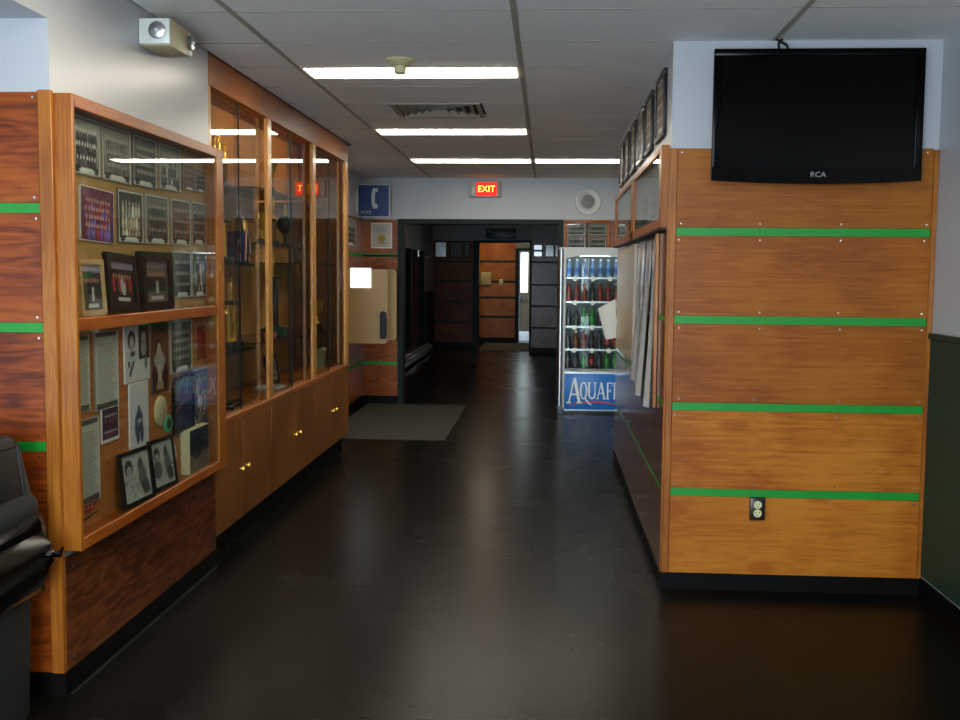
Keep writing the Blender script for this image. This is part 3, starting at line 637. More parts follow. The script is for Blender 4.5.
photo('team_photo', 'red and purple colour team photo pinned askew in the picture case', 3.818, 4.121, 1.668, 1.872, team(bgc=(.42,.22,.30), body=(.45,.12,.18), tint2=(.32,.26,.5), skin=(.76,.6,.56), rows=4, n=9, border=None), 'white', roll=0.03, group=tp)
photo('team_photo', 'dark team photo with a pale cluster of players, second row of the picture case', 4.165, 4.434, 1.673, 1.889, team(bgc=(.22,.23,.2), body=(.55,.5,.42), n=6, rows=3, tint2=(.7,.68,.6)), 'mat_dark', group=tp)
photo('team_photo', 'olive grey team photo in the middle of the second row', 4.458, 4.735, 1.677, 1.892, team(bgc=(.46,.46,.4), body=(.18,.18,.16)), group=tp)
photo('team_photo', 'rusty brown team photo, fourth in the second row of the picture case', 4.770, 5.030, 1.681, 1.895, team(bgc=(.42,.36,.28), body=(.42,.22,.14), tint2=(.2,.2,.18)), group=tp)
photo('team_photo', 'grey team photo ending the second row of the picture case', 5.045, 5.258, 1.689, 1.900, team(bgc=(.45,.45,.42), body=(.16,.16,.16), n=7), group=tp)
photo('framed_photo', 'light wood framed group photo standing on the middle rail of the case', YS+0.005, 3.985, 1.388, 1.600, groupcol(red=False, wood_=True, bgc=(.2,.2,.22)), frame='lt_frame', lean=-0.06, depth=0.016, xoff=0.016, cat='picture', fw_=0.02)
photo('framed_photo', 'black framed photo of a group in red, tilted on the middle rail', 4.000, 4.300, 1.395, 1.625, groupcol(), frame='black_frame', lean=-0.08, roll=0.05, depth=0.018, xoff=0.022, cat='picture', fw_=0.032)
photo('framed_photo', 'deep black box frame with a faded group photo standing upright', 4.335, 4.690, 1.388, 1.640, groupcol(red=False, bgc=(.42,.38,.34)), frame='black_frame', lean=-0.03, depth=0.034, xoff=0.012, cat='picture', fw_=0.036)
photo('team_photo', 'grey green team photo above the middle rail, beside the deep black box frame', 4.772, 5.030, 1.433, 1.655, team(bgc=(.34,.37,.33), body=(.14,.16,.14)), group=tp)
photo('team_photo', 'team photo in white shirts above the middle rail, by the end stile', 5.045, 5.258, 1.432, 1.659, team(bgc=(.34,.38,.34), body=(.66,.66,.62), tint2=(.2,.22,.2), n=6), group=tp)
dg = 'typed documents in the picture case'
photo('document', 'narrow typed document against the stile, under the middle rail', YS, 3.871, 1.028, 1.318, doc(Wd=18), 'mat_grey', cat='document', group=dg)
photo('document', 'wide typed document with dark end bars, under the middle rail', 3.919, 4.141, 1.013, 1.322, doc(), 'mat_grey', cat='document', group=dg)
photo('document', 'typed document hung low beside the signature decal', YS, 3.945, 0.672, 0.998, doc(), 'mat_grey', cat='document', group=dg)
photo('photo_page', 'white page with two black and white hockey player portraits', 4.204, 4.474, 1.091, 1.330, pair(), 'white')
photo('photo_page', 'brown photo of a player holding a trophy', 4.501, 4.701, 1.013, 1.330, trophyman(), 'mat_dark')
photo('team_photo', 'grey team photo just under the middle rail with a white caption', 4.732, 5.030, 1.079, 1.330, team(rows=4, bgc=(.36,.37,.35), body=(.18,.18,.17)), group=tp)
photo('pennant', 'small red pennant pinned beside the end stile', 5.110, 5.235, 1.118, 1.285, speck(canvas(20, 14, (.52,.16,.12)), .04), 'mat_dark', cat='pennant', depth=0.003)
photo('snapshot', 'small purple team snapshot with a white border', 3.969, 4.134, 0.879, 1.018, team(H=30, Wd=34, bgc=(.3,.2,.28), body=(.3,.14,.22), rows=2, border=(.8,.8,.78), caption=False), 'white')
photo('photo_page', 'tall white page with a single blue grey hockey player', 4.245, 4.452, 0.790, 1.087, player(), 'white')
photo('framed_photo', 'dark framed photo of players on ice in blue and pink', 4.745, 5.030, 0.796, 1.065, sunset(), frame='black_frame', depth=0.014, xoff=0.001, cat='picture')
photo('team_photo', 'team photo in striped blue shirts beside the dark framed ice photo', 5.045, 5.258, 0.811, 1.080, team(bgc=(.48,.48,.5), body=(.28,.3,.42), tint2=(.66,.64,.66), rows=3, n=6), group=tp)
for nm, lb, yc, zc, ry, rz, mt, ct in (('cream_plate', 'round cream commemorative disc on the lower back board', 4.600, 0.930, 0.072, 0.068, 'cream', 'plate'),
                                     ('badge', 'mint green round badge beside the cream disc', 4.685, 0.860, 0.048, 0.042, 'badge', 'badge'),
                                     ('puck_disc', 'white speckled disc behind the framed portraits', 4.735, 0.710, 0.044, 0.05, 'white', 'disc')):
    t = thing(nm, lb, ct, (XP+0.0006, yc, zc-rz), (0, 0, R90))
    q = MB().lathe([(ry, 0), (ry, -0.006), (ry*0.9, -0.010)], 24, (0, 0, 0), 'y'); q.v = [(v[0], v[1], v[2]*rz/ry+rz) for v in q.v]
    part('disc', q, M[mt], t)
    q = MB().lathe([(ry*.6, -0.010), (ry*.55, -0.012)], 20, (0, 0, 0), 'y'); q.v = [(v[0], v[1], v[2]*rz/ry+rz) for v in q.v]
    part('emblem', q, M[dict(cream_plate='beige', badge='leaf', puck_disc='mat_grey')[nm]], t)
pg = 'black framed old portraits leaning on the case floor'
photo('framed_portrait', 'black framed old portrait pair leaning beside the signature decal', 4.075, 4.395, 0.590, 0.815, oldpair(0), frame='black_frame', lean=-0.12, roll=0.03, depth=0.014, xoff=0.040, cat='picture', group=pg)
photo('framed_portrait', 'black framed old portrait pair leaning beside the cream box picture', 4.405, 4.690, 0.590, 0.815, oldpair(1), frame='black_frame', lean=-0.12, roll=0.03, depth=0.014, xoff=0.036, cat='picture', group=pg)
t = photo('box_picture', 'thick cream sided box picture of a rink on the case floor', 4.855, 5.140, 0.587, 0.80, rink(), 'ivory', depth=0.045, xoff=0.001, cat='picture')
photo('plant_photo', 'dark leafy photo standing behind the box picture', 5.10, 5.255, 0.60, 0.86, plantpic(), 'mat_dark', xoff=0.002)
# hand-written wordmark with an underline
t = thing('signature_decal', 'dark red cursive signature decal with an underline on the low board', 'decal', (XP, 3.70, 0.600), (0, 0, R90))
q = MB(); pts = []
for i in range(90):
    u = i/89; x = 0.01+0.20*u; z = 0.062+0.016*math.sin(u*2*PI*6.2)+0.025*math.exp(-((u-.08)/.05)**2)+0.03*math.exp(-((u-.9)/.05)**2)
    pts.append((x+0.010*math.sin(u*2*PI*6.2+1.2), -0.002, z))
q.tube([(a_, -.0045, c_) for a_, b_, c_ in pts], 0.0032, 5); part('lettering', q, M['ribbon_r'], t)
q = MB().tube([(0.0, -0.006, 0.012), (0.1, -0.006, 0.02), (0.22, -0.006, 0.028)], [0.005, 0.004, 0.002], 5); part('underline', q, M['black_pl'], t)

# ------------------------------------------------------------------ trophy cabinet
CB0, CB1 = 5.380, 9.170
cab = thing('trophy_cabinet', 'long built-in oak trophy cabinet with sliding glass over six cupboard doors', 'cabinet', (XW, CB0, 0))
def kpart(n, x0, x1, y0, y1, z0, z1, mt, bev=0.003, par=None): return slab(n, x0-XW, x1-XW, y0-CB0, y1-CB0, z0, z1, M[mt], par or cab, bev)
ZS = 0.755
kpart('header_panel', XW-0.03, XW, CB0, CB1, 2.512, HC-0.0005, 'oak_h')
kpart('post', XW-0.022, XW, CB0, CB0+0.04, ZS, 2.512, 'oak_pale')
kpart('post', XW-0.024, XW, 6.525, 6.615, ZS, 2.512, 'oak_pale')
kpart('post', XW-0.024, XW, 7.785, 7.885, ZS, 2.512, 'oak_pale')
kpart('post', XW-0.024, XW, 9.06, CB1, ZS, 2.512, 'oak_pale')
kpart('sill', XW-0.44, XW+0.004, CB0, CB1, ZS-0.03, ZS, 'oak_h')
kpart('back_panel', XB+0.002, XB+0.012, CB0+0.012, CB1-0.012, ZS, HC-0.02, 'oak_back', 0)
kpart('side_panel', XB+0.002, XW-0.05, CB0, CB0+0.012, ZS, HC-0.02, 'oak', 0)
kpart('side_panel', XB+0.002, XW-0.05, CB1-0.02, CB1, ZS, HC-0.02, 'oak', 0)
kpart('side_panel', XB+0.002, XW-0.02, CB1-0.02, CB1, 0.12, ZS-0.03, 'frame_green', 0)
kpart('top_panel', XB+0.012, XW-0.03, CB0+0.012, CB1-0.02, HC-0.04, HC-0.02, 'oak_h', 0)
kpart('toe_kick', XB+0.002, XW-0.06, CB0, CB1, 0, 0.135, 'black_base', 0)
kpart('carcass', XB+0.002, XW-0.025, CB0, CB1-0.02, 0.135, ZS-0.03, 'oak', 0)
dy = [5.384, 5.926, 6.56, 7.215, 7.80, 8.491, 9.166]
for i in range(6):
    d = kpart('cupboard_door', XW-0.022, XW, dy[i]+0.003, dy[i+1]-0.003, 0.142, ZS-0.034, 'oak')
    ky = (dy[i+1]-0.06) if i % 2 == 0 else (dy[i]+0.06)
    k = link('knob', bpy.data.meshes.get('knob') or MB().lathe([(0.006, 0), (0.006, 0.012), (0.014, 0.016), (0.012, 0.026), (0.004, 0.028)], 12, axis='x').mesh('knob', M['gold']), d, (0.011, ky-(dy[i]+dy[i+1])/2, 0.0))
bays = [(CB0+0.04, 6.525), (6.615, 7.785), (7.885, 9.06)]
for a, b in bays:
    mid = (a+b)/2
    kpart('glass_pane', XW-0.031, XW-0.027, a-0.003, mid+0.02, ZS+0.002, 2.51, 'glass', 0)
    kpart('glass_pane', XW-0.043, XW-0.039, mid-0.02, b+0.003, ZS+0.002, 2.51, 'glass', 0)
    kpart('pane_edge', XW-0.033, XW-0.025, mid+0.018, mid+0.024, ZS+0.002, 2.51, 'black_frame', 0)
SH = [(1.085, 1.605, 2.05), (1.105, 1.74, 2.10), (1.075, 1.63, 2.08)]
for (a, b), zs_ in zip(bays, SH):
    for z in zs_:
        kpart('shelf', XB+0.013, XW-0.09, a+0.01, b-0.01, z-0.008, z, 'glass_shelf', 0)
        kpart('shelf_edge', XW-0.09, XW-0.086, a+0.01, b-0.01, z-0.012, z+0.002, 'black_frame', 0)
    lp = kpart('strip_light', XW-0.10, XW-0.06, (a+b)/2-0.3, (a+b)/2+0.3, HC-0.075, HC-0.040, 'strip', 0.004)

tg = 'trophies in the oak cabinet'
def figure(q, z, s=1.0, x=0, y=0):
    """small cast skater"""
    q.tube([(x, y-0.012*s, z), (x, y-0.008*s, z+0.045*s), (x, y, z+0.06*s)], [0.007*s, 0.008*s, 0.011*s], 6)
    q.tube([(x, y+0.016*s, z), (x, y+0.012*s, z+0.03*s), (x, y, z+0.06*s)], [0.007*s, 0.008*s, 0.011*s], 6)
    q.tube([(x, y, z+0.055*s), (x, y-0.004*s, z+0.085*s), (x, y-0.004*s, z+0.105*s)], [0.012*s, 0.017*s, 0.008*s], 8)
    q.sphere((x, y-0.005*s, z+0.12*s), 0.012*s, 8, 6)
    q.tube([(x, y-0.015*s, z+0.098*s), (x, y-0.035*s, z+0.075*s), (x, y-0.03*s, z+0.05*s)], 0.005*s, 6)
    q.tube([(x, y+0.010*s, z+0.098*s), (x, y+0.030*s, z+0.085*s), (x, y+0.02*s, z+0.06*s)], 0.005*s, 6)
    q.tube([(x, y-0.03*s, z+0.06*s), (x, y+0.045*s, z+0.005*s)], 0.003*s, 5)
def trophy(kind, y, z, label, x=-1.95, s=1.0, col='black_mt'):
    t = thing('trophy', label, 'trophy', (x, y, z+0.0005), group=tg)
    if kind == 'column':      # block base, column, figure
        part('base', MB().rbox(-.05*s, .05*s, -.055*s, .055*s, 0, .04*s, .004), M[col], t)
        part('column', MB().lathe([(.022*s, .04*s), (.02*s, .05*s), (.02*s, .19*s), (.03*s, .2*s)], 14), M['brass_dk'], t)
        q = MB(); q.lathe([(.035*s, .2*s), (.03*s, .21*s), (.012*s, .225*s), (.012*s, .235*s)], 14); figure(q, .232*s, s); part('figure', q, M['gold'], t)
    elif kind == 'cup':
        part('base', MB().lathe([(.055*s, 0), (.055*s, .03*s), (.042*s, .034*s), (.042*s, .055*s)], 18), M[col], t)
        q = MB().lathe([(.035*s, .055*s), (.012*s, .075*s), (.012*s, .12*s), (.02*s, .13*s), (.05*s, .18*s), (.062*s, .25*s), (.066*s, .255*s), (.058*s, .25*s), (.02*s, .16*s)], 20)
        part('cup', q, M['gold'], t)
        for sg in (-1, 1):
            part('handle', MB().tube([(0, sg*.05*s, .235*s), (0, sg*.085*s, .24*s), (0, sg*.09*s, .2*s), (0, sg*.05*s, .17*s)], .005*s, 6), M['gold'], t)
    elif kind == 'tower':     # two columns carrying a platform with a figure
        part('base', MB().rbox(-.06*s, .06*s, -.10*s, .10*s, 0, .045*s, .004), M[col], t)
        for sg in (-1, 1):
            part('column', MB().lathe([(.016*s, .045*s), (.016*s, .27*s)], 12, (0, sg*.06*s, 0)), M['gold' if col != 'green_stone' else 'brass_dk'], t)
        part('platform', MB().rbox(-.05*s, .05*s, -.09*s, .09*s, .27*s, .295*s, .004), M[col], t)
        q = MB(); figure(q, .295*s, s*1.1); part('figure', q, M['gold'], t)
        q = MB().lathe([(.03*s, .045*s), (.008*s, .06*s), (.008*s, .09*s), (.034*s, .13*s), (.038*s, .17*s), (.03*s, .165*s)], 14); part('cup', q, M['gold'], t)
    elif kind == 'post':      # single dark square pillar on a round stone foot
        part('base', MB().lathe([(.10*s, 0), (.10*s, .05*s), (.07*s, .06*s)], 20), M['green_stone'], t)
        part('pillar', MB().rbox(-.025*s, .025*s, -.035*s, .035*s, .06*s, .40*s, .004), M['black_mt'], t)
        part('platform', MB().rbox(-.045*s, .045*s, -.10*s, .06*s, .40*s, .42*s, .003), M['black_mt'], t)
        q = MB(); figure(q, .42*s, s*1.3, 0, -.04*s); part('figure', q, M['gold'], t)
    elif kind == 'globe':
        part('base', MB().lathe([(.05*s, 0), (.05*s, .02*s), (.015*s, .03*s), (.012*s, .09*s), (.03*s, .1*s)], 16), M['black_mt'], t)
        part('globe', MB().sphere((0, 0, .155*s), .06*s, 16, 10), M['black_pl'], t)
        part('finial', MB().lathe([(.01*s, .21*s), (.016*s, .23*s), (.004*s, .31*s)], 10), M['gold'], t)
    return t
b1l, b2l, b3l = 'in the first glass bay', 'in the middle glass bay', 'in the last glass bay'
trophy('tower', 6.37, 1.086, 'big gold twin-column trophy on the low shelf '+b1l, s=1.0)
trophy('cup', 6.40, 1.086, 'gold cup beside the twin-column trophy on the low shelf '+b1l, x=-2.105, s=1.0)
trophy('column', 6.19, 1.086, 'lone gold figure trophy on the low shelf '+b1l, s=1.1)
trophy('tower', 6.20, 1.606, 'twin-column trophy on the shelf above '+b1l, s=0.9)
trophy('cup', 5.93, 1.606, 'gold cup with the striped ribbon pole on the middle shelf '+b1l, x=-2.05, s=1.1)
trophy('column', 6.19, 2.051, 'gold skater trophy on the top shelf, beside a second one '+b1l, s=0.92)
trophy('column', 6.30, 2.051, 'shorter gold skater trophy on the top shelf '+b1l, s=0.78)
trophy('cup', 6.62, 2.051-0.0, 'gold cup on the top shelf behind the first pale post', x=-2.08, s=0.9) if False else None
trophy('tower', 6.42, 2.051, 'dark twin-column trophy at the post end of the top shelf '+b1l, x=-2.05, s=0.8)
trophy('column', 7.40, 1.741, 'gold figure trophy on a black block, middle shelf '+b2l, s=0.95)
trophy('cup', 7.27, 1.741, 'dark based gold cup on the middle shelf '+b2l, x=-2.0, s=0.9)
trophy('globe', 7.62, 1.741, 'black globe trophy with a gold spike '+b2l, x=-1.92, s=1.05)
trophy('post', 7.40, 1.106, 'tall black pillar trophy on a round green stone foot', s=1.0)
trophy('column', 7.22, 1.106, 'small gold skater trophy next to the pillar trophy', x=-1.93, s=0.75, col='terra')
trophy('cup', 7.30, 2.101, 'gold cup on the top shelf '+b2l, s=0.85)
trophy('tower', 7.50, 2.101, 'silvery twin-column trophy on the top shelf '+b2l, x=-2.0, s=0.8)
trophy('column', 8.66, 2.081, 'gold figure trophy on the top shelf '+b3l, s=0.85)
trophy('cup', 8.86, 2.081, 'gold cup on the top shelf '+b3l, x=-2.0, s=0.85)
trophy('cup', 8.80, 1.076, 'dark bronze cup on the low shelf '+b3l, s=0.95, col='black_mt')
# other things in the cabinet
t = thing('medal_stand', 'navy medal stand draped with a red and white ribbon on the middle shelf', 'medal stand', (-1.915, 6.425, 1.6055), group='keepsakes in the oak cabinet')
part('stand', MB().rbox(-.05, .05, -.06, .06, 0, .20, .006), M['ribbon_b'], t)
part('ribbon', MB().tube([(.052, -.05, .02), (.055, -.03, .15), (.05, 0, .21), (.055, .05, .17), (.057, .062, .10), (.058, .066, .03)], .006, 6), M['ribbon_r'], t)
part('ribbon', MB().tube([(.056, -.035, .02), (.059, -.018, .15), (.054, 0.01, .215), (.059, .05, .17), (.061, .058, .06)], .004, 6), M['ribbon_w'], t)
part('medal', MB().lathe([(.022, 0), (.022, .005)], 14, (.056, .045, .03), 'x'), M['gold'], t)
t = thing('ribbon_pole', 'slim pole wrapped in red and white ribbon on the middle shelf', 'pole', (-1.88, 6.325, 1.6055), group='keepsakes in the oak cabinet')
part('foot', MB().lathe([(.035, 0), (.035, .015), (.01, .02)], 14), M['black_mt'], t)
for k in range(9): part('ribbon_band', MB().lathe([(.010, .02+.045*k), (.010, .02+.045*(k+1))], 10), M['ribbon_r' if k % 2 else 'ribbon_w'], t)
t = thing('plaque', 'flat silver plaque lying on the cabinet floor beside the picture case', 'plaque', (-1.92, 6.12, ZS+0.0005), (0, 0, 0.1))
part('board', MB().rbox(-.09, .09, -.16, .16, 0, .02, .003), M['dkwood_frame'], t); part('plate', MB().rbox(-.075, .075, -.14, .14, .02, .024, .001), M['silver'], t)
t = thing('framed_photo', 'small black framed group photo on the cabinet floor '+b2l, 'picture', (-1.95, 7.36, ZS+0.0005), (-0.15, 0, R90))
part('frame', MB().box(-.15, .15, -.015, 0, 0, .03).box(-.15, .15, -.015, 0, .19, .22).box(-.15, -.12, -.015, 0, .03, .19).box(.12, .15, -.015, 0, .03, .19), M['black_frame'], t)
part('backing', MB().box(-.14, .14, -.008, -.001, .01, .21), M['mat_grey'], t)
p = add_print(t, .22, .14, team(bgc=(.5,.52,.52), body=(.16,.2,.24), rows=2, n=7, border=(.7,.72,.7), caption=False), z0=.04); p.location.y = -.0095
t = thing('book', 'pale book lying flat on the cabinet floor '+b2l, 'book', (-1.90, 7.08, ZS+0.0005))
part('cover', MB().rbox(-.08, .08, -.12, .12, 0, .025, .003), M['mat_grey'], t); part('pages', MB().box(-.074, .0805, -.115, .115, .004, .021), M['paper'], t)
t = thing('display_plate', 'round silver plate on a stand on the low shelf '+b3l, 'plate', (-2.0, 8.93, 1.0755))
part('plate', MB().lathe([(.11, .0), (.105, .012), (.06, .018), (.055, .012)], 24, (0, 0, .34), 'x'), M['silver'], t)
part('stand', MB().rbox(-.03, .005, -.012, .012, 0, .34, .004).rbox(-.05, .05, -.05, .05, 0, .012, .003), M['black_mt'], t)
t = thing('potted_plant', 'small dark plant in a pale green pot on the cabinet floor', 'plant', (-1.93, 8.72, ZS+0.0005))
part('pot', MB().lathe([(.055, 0), (.075, .15), (.08, .155), (.08, .17), (.07, .17), (.06, .15)], 18), M['pot'], t)
part('soil', MB().lathe([(.069, .150), (.069, .155)], 16), M['black_mt'], t)
for k in range(9):
    a = 2*PI*k/9; r = .03+.035*(k % 3)/2; h = .22+.03*(k % 2)
    part('leaf', MB().tube([(0.02*math.cos(a), 0.02*math.sin(a), .15), (r*.7*math.cos(a), r*.7*math.sin(a), .19), (r*1.3*math.cos(a), r*1.3*math.sin(a), h)], [.005, .014, .002], 6), M['leaf'], t)
for k, (yy, zz, wdt, hh, lb) in enumerate(((8.52, 1.6305, .14, .19, 'upright grey plaque on the middle shelf '+b3l), (8.80, 1.6305, .10, .24, 'narrow pale plaque on the middle shelf '+b3l), (7.05, 1.7405, .16, .2, 'upright dark plaque on the middle shelf '+b2l))):
    t = thing('award_plaque', lb, 'plaque', (-2.05, yy, zz), (-0.1, 0, R90))
    part('board', MB().rbox(-wdt/2, wdt/2, -.015, 0, 0, hh, .003), M['dkwood_frame'], t); part('plate', MB().rbox(-wdt*.36, wdt*.36, -.018, -.014, hh*.15, hh*.85, .001), M['silver' if k < 2 else 'gold'], t)

# ------------------------------------------------------------------ right wall: hung frames, shallow case, laminated sheets
R270 = -PI/2
for k, (yy, lb) in enumerate(((5.42, 'first black frame on the wall above the shallow case, next to the television corner'), (6.05, 'second black frame from the television corner, above the shallow case'),
        (6.62, 'third frame from the television corner, reddish dark wood'), (7.20, 'fourth black frame from the television corner, above the shallow case'),
        (7.78, 'fifth black frame from the television corner, above the shallow case'), (8.30, 'last black frame on that wall, nearest the exit sign'))):
    t = thing('wall_frame', lb, 'picture', (XR, yy+0.2, 2.262), (0.0, 0, R270), 'black frames along the right wall')
    w, h, a = 0.40, 0.335, 0.03
    part('frame', MB().rbox(-w/2, w/2, -.020, -.001, 0, a, .003).rbox(-w/2, w/2, -.020, -.001, h-a, h, .003).rbox(-w/2, -w/2+a, -.020, -.001, a, h-a, .003).rbox(w/2-a, w/2, -.020, -.001, a, h-a, .003), M['black_frame' if k != 2 else 'dkwood_frame'], t)
    part('backing', MB().box(-w/2+.01, w/2-.01, -.010, -.002, .01, h-.01), M['mat_dark'], t)
    p = add_print(t, w-2*a, h-2*a, team(bgc=(.42,.38,.32), body=(.3,.2,.15)), z0=a); p.location.y = -.011
XS = 0.550
sc = thing('shallow_case', 'shallow orange wood wall case with two glass panes over the laminated sheets', 'display case', (XR, 5.27, 1.785))
def spart(n, x0, x1, y0, y1, z0, z1, mt, bev=0.003): return slab(n, x0-XR, x1-XR, y0-5.27, y1-5.27, z0-1.785, z1-1.785, M[mt], sc, bev)
SY0, SY1, SZ0, SZ1 = 5.27, 8.86, 1.792, 2.196
spart('stile', XS, XR-0.0005, SY0, SY0+0.10, SZ0, SZ1, 'pine'); spart('stile', XS, XR-0.0005, 6.98, 7.16, SZ0, SZ1, 'pine'); spart('stile', XS, XR-0.0005, SY1-0.10, SY1, SZ0, SZ1, 'pine')
spart('top_rail', XS, XR-0.0005, SY0+.1, SY1-.1, SZ1-0.03, SZ1, 'pine_h'); spart('bottom_rail', XS, XR-0.0005, SY0+.1, SY1-.1, SZ0, SZ0+0.05, 'pine_h')
spart('back_panel', XR-0.004, XR-0.0005, SY0+.1, SY1-.1, SZ0+.05, SZ1-.03, 'mat_grey', 0)
spart('glass_pane', XS+0.008, XS+0.012, SY0+.1, 6.98, SZ0+.05, SZ1-.03, 'glass', 0); spart('glass_pane', XS+0.008, XS+0.012, 7.16, SY1-.1, SZ0+.05, SZ1-.03, 'glass', 0)
spart('ledge', XS-0.006, XR-0.0005, SY0, SY1, 1.781, SZ0, 'black_frame', 0.002)
for k, (yy, lb) in enumerate(((5.9, 'dark team photo inside the shallow case, pane beside the television corner'), (6.5, 'dark team photo inside the shallow case, second behind the first pane'), (7.6, 'team photo inside the shallow case, first behind the far pane'), (8.3, 'team photo inside the shallow case, last behind the far pane'))):
    t = thing('team_photo', lb, 'photo', (XR-0.0045, yy, SZ0+.055), (0, 0, R270), 'photos in the shallow case')
    part('mount', MB().box(-.2, .2, -.004, 0, 0, .17), M['mat_dark'], t); p = add_print(t, .36, .15, team(H=30, Wd=60, bgc=(.38,.38,.36), rows=2, n=11), z0=.01); p.location.y = -.0046
# laminated sheets hanging under it
XPL = XR-0.0095
def sheet(name, label, y0, y1, z0, z1, mat, bow, waves, cat='poster', seed=0.0, off=0.0):
    t = thing(name, label, cat, (XPL, (y0+y1)/2, z0), (0, 0, R270), 'sheets hung on the corridor wall')
    w, h = y1-y0, z1-z0
    def fn(u, v):
        d = off+bow*(1-v)**1.3*(0.4+0.6*math.sin(PI*u*waves+seed)**2)+0.002
        return (-w/2+w*u, -d, h*v)
    q = MB().grid(fn, 20, 14); n = len(q.v)
    q.add([(x, y+0.0015, z) for x, y, z in q.v[:n]], [tuple(reversed(f)) for f in q.f[:]])
    part('sheet', q, M[mat], t); return t
t = sheet('poster', 'large tan laminated poster on the dark corridor wall', 7.12, 8.80, 0.97, 1.765, 'poster_tan', 0.012, 1.0)
t = sheet('poster', 'long white poster edge between the tan poster and the clear laminated sheets', 6.86, 7.10, 0.92, 1.76, 'paper', 0.02, 0.6)
t = sheet('laminated_sheet', 'wide wavy clear laminated sheet beside the white poster', 6.28, 6.80, 0.90, 1.755, 'vinyl', 0.05, 1.5, seed=.4)
t = sheet('laminated_sheet', 'long curling clear laminated sheet in the middle of the corridor wall', 5.92, 6.22, 0.86, 1.755, 'vinyl', 0.06, 1.0, seed=1.0)
t = sheet('laminated_sheet', 'narrow clear laminated sheet next to the wooden batten', 5.68, 5.88, 0.84, 1.75, 'vinyl', 0.045, 1.0, seed=.2)
tag(slab('wood_batten', XPL-0.018, XPL, 5.55, 5.60, 0.86, 1.775, M['pine'], None, 0.002), 'slim vertical wooden batten at the end of the laminated sheets', 'batten', None)
# paper corner that sticks out past the end of the wall
t = thing('flyer', 'white flyer sticking out from the wall end in front of the drinks fridge', 'flyer', (XPL, 8.79, 1.10))
FLY = [(0.085, -0.083), (0.0, -0.065), (0.155, 0.174), (0.01, 0.259)]   # outer low, inner low, outer high, inner high corners
def fly(u, v):
    x0_, z0_ = FLY[1][0]+(FLY[0][0]-FLY[1][0])*u, FLY[1][1]+(FLY[0][1]-FLY[1][1])*u
    x1_, z1_ = FLY[3][0]+(FLY[2][0]-FLY[3][0])*u, FLY[3][1]+(FLY[2][1]-FLY[3][1])*u
    return (-(x0_+(x1_-x0_)*v)-0.002, 0.02*math.sin(u*2.2)+0.03*v, z0_+(z1_-z0_)*v)
q = MB().grid(fly, 8, 8)
n = len(q.v); q.add([(x, y+0.0015, z) for x, y, z in q.v[:n]], [tuple(reversed(f)) for f in q.f[:]])
part('sheet', q, M['paper'], t)
part('tape', MB().box(-0.022, 0.0, -0.001, 0.004, 0.05, 0.10), M['vinyl'], t)

# ------------------------------------------------------------------ television
t = thing('television', 'large black flat television mounted high over the plywood panels', 'television', (1.248, YT-0.014, 1.990))
tw = 0.484
def tvo(z_b): return z_b
part('wall_bracket', MB().rbox(-.25, .25, -.05, .013, .2, .5, .005), M['black_mt'], t)
part('body', MB().rbox(-tw+.02, tw-.02, -.085, -.045, .05, .61, .012), M['tv_body'], t)
q = MB(); bot = [(-tw+2*tw*i/16, 0.0+0.016*((i-8)/8)**2) for i in range(17)]
inn = 0.036
poly = bot+[(tw, .625), (-tw, .625)]
# bezel: curved bottom bar + three straight bars
q.prism(bot+[(tw, .075), (-tw, .075)], -.105, -.08)
q.rbox(-tw, tw, -.105, -.08, .592, .625, .004).rbox(-tw, -tw+inn, -.105, -.08, .075, .592, .004).rbox(tw-inn, tw, -.105, -.08, .075, .592, .004)
part('bezel', q, M['tv_body'], t)
part('screen', MB().box(-tw+inn-.002, tw-inn+.002, -.095, -.085, .073, .594), M['screen'], t)
part('cable', MB().tube([(-.17, -.06, .60), (-.18, -.05, .655), (-.16, -.03, .682)], .006, 8), M['black_pl'], t)
part('cable', MB().tube([(-.13, -.06, .60), (-.14, -.05, .65), (-.185, -.03, .682)], .006, 8), M['black_pl'], t)
def text(name, body, size, mat, parent, loc, rot=(R90, 0, 0), ext=0.001, xs=1.0, shear=0.0):
    c = bpy.data.curves.new(name, 'FONT'); c.body = body; c.size = size; c.extrude = ext; c.align_x = 'CENTER'; c.align_y = 'CENTER'; c.shear = shear
    o = bpy.data.objects.new(name+'_tmp', c); COL.objects.link(o)
    dg_ = bpy.context.evaluated_depsgraph_get(); me = bpy.data.meshes.new_from_object(o.evaluated_get(dg_)); bpy.data.objects.remove(o, do_unlink=True)
    me.materials.clear(); me.materials.append(mat)
    r = link(name, me, parent, loc, rot); r.scale = (xs, 1, 1); return r
text('brand_lettering', 'RCA', 0.034, M['mat_grey'], t, (0.01, -.1056, .043), xs=1.1)

# outlet
t = thing('wall_outlet', 'duplex outlet in a dark metal box under the lowest green strip', 'outlet', (1.041, YT-0.012, 0.362))
part('box', MB().rbox(-.036, .036, -.03, 0, 0, .112, .004), M['plate_br'], t)
for zz in (.078, .036):
    o = part('socket', MB().lathe([(.019, -.034), (.02, -.03)], 18, (0, 0, zz), 'y'), M['ivory'], t)
    part('slots', MB().box(-.009, -.006, -.0345, -.033, zz, zz+.010).box(.006, .009, -.0345, -.033, zz, zz+.010).lathe([(.0035, -.0345), (.0035, -.033)], 8, (0, 0, zz-.009), 'y'), M['black_pl'], o)
part('screw', MB().lathe([(.004, -.0315), (.004, -.03)], 8, (0, 0, .057), 'y'), M['screw'], t)

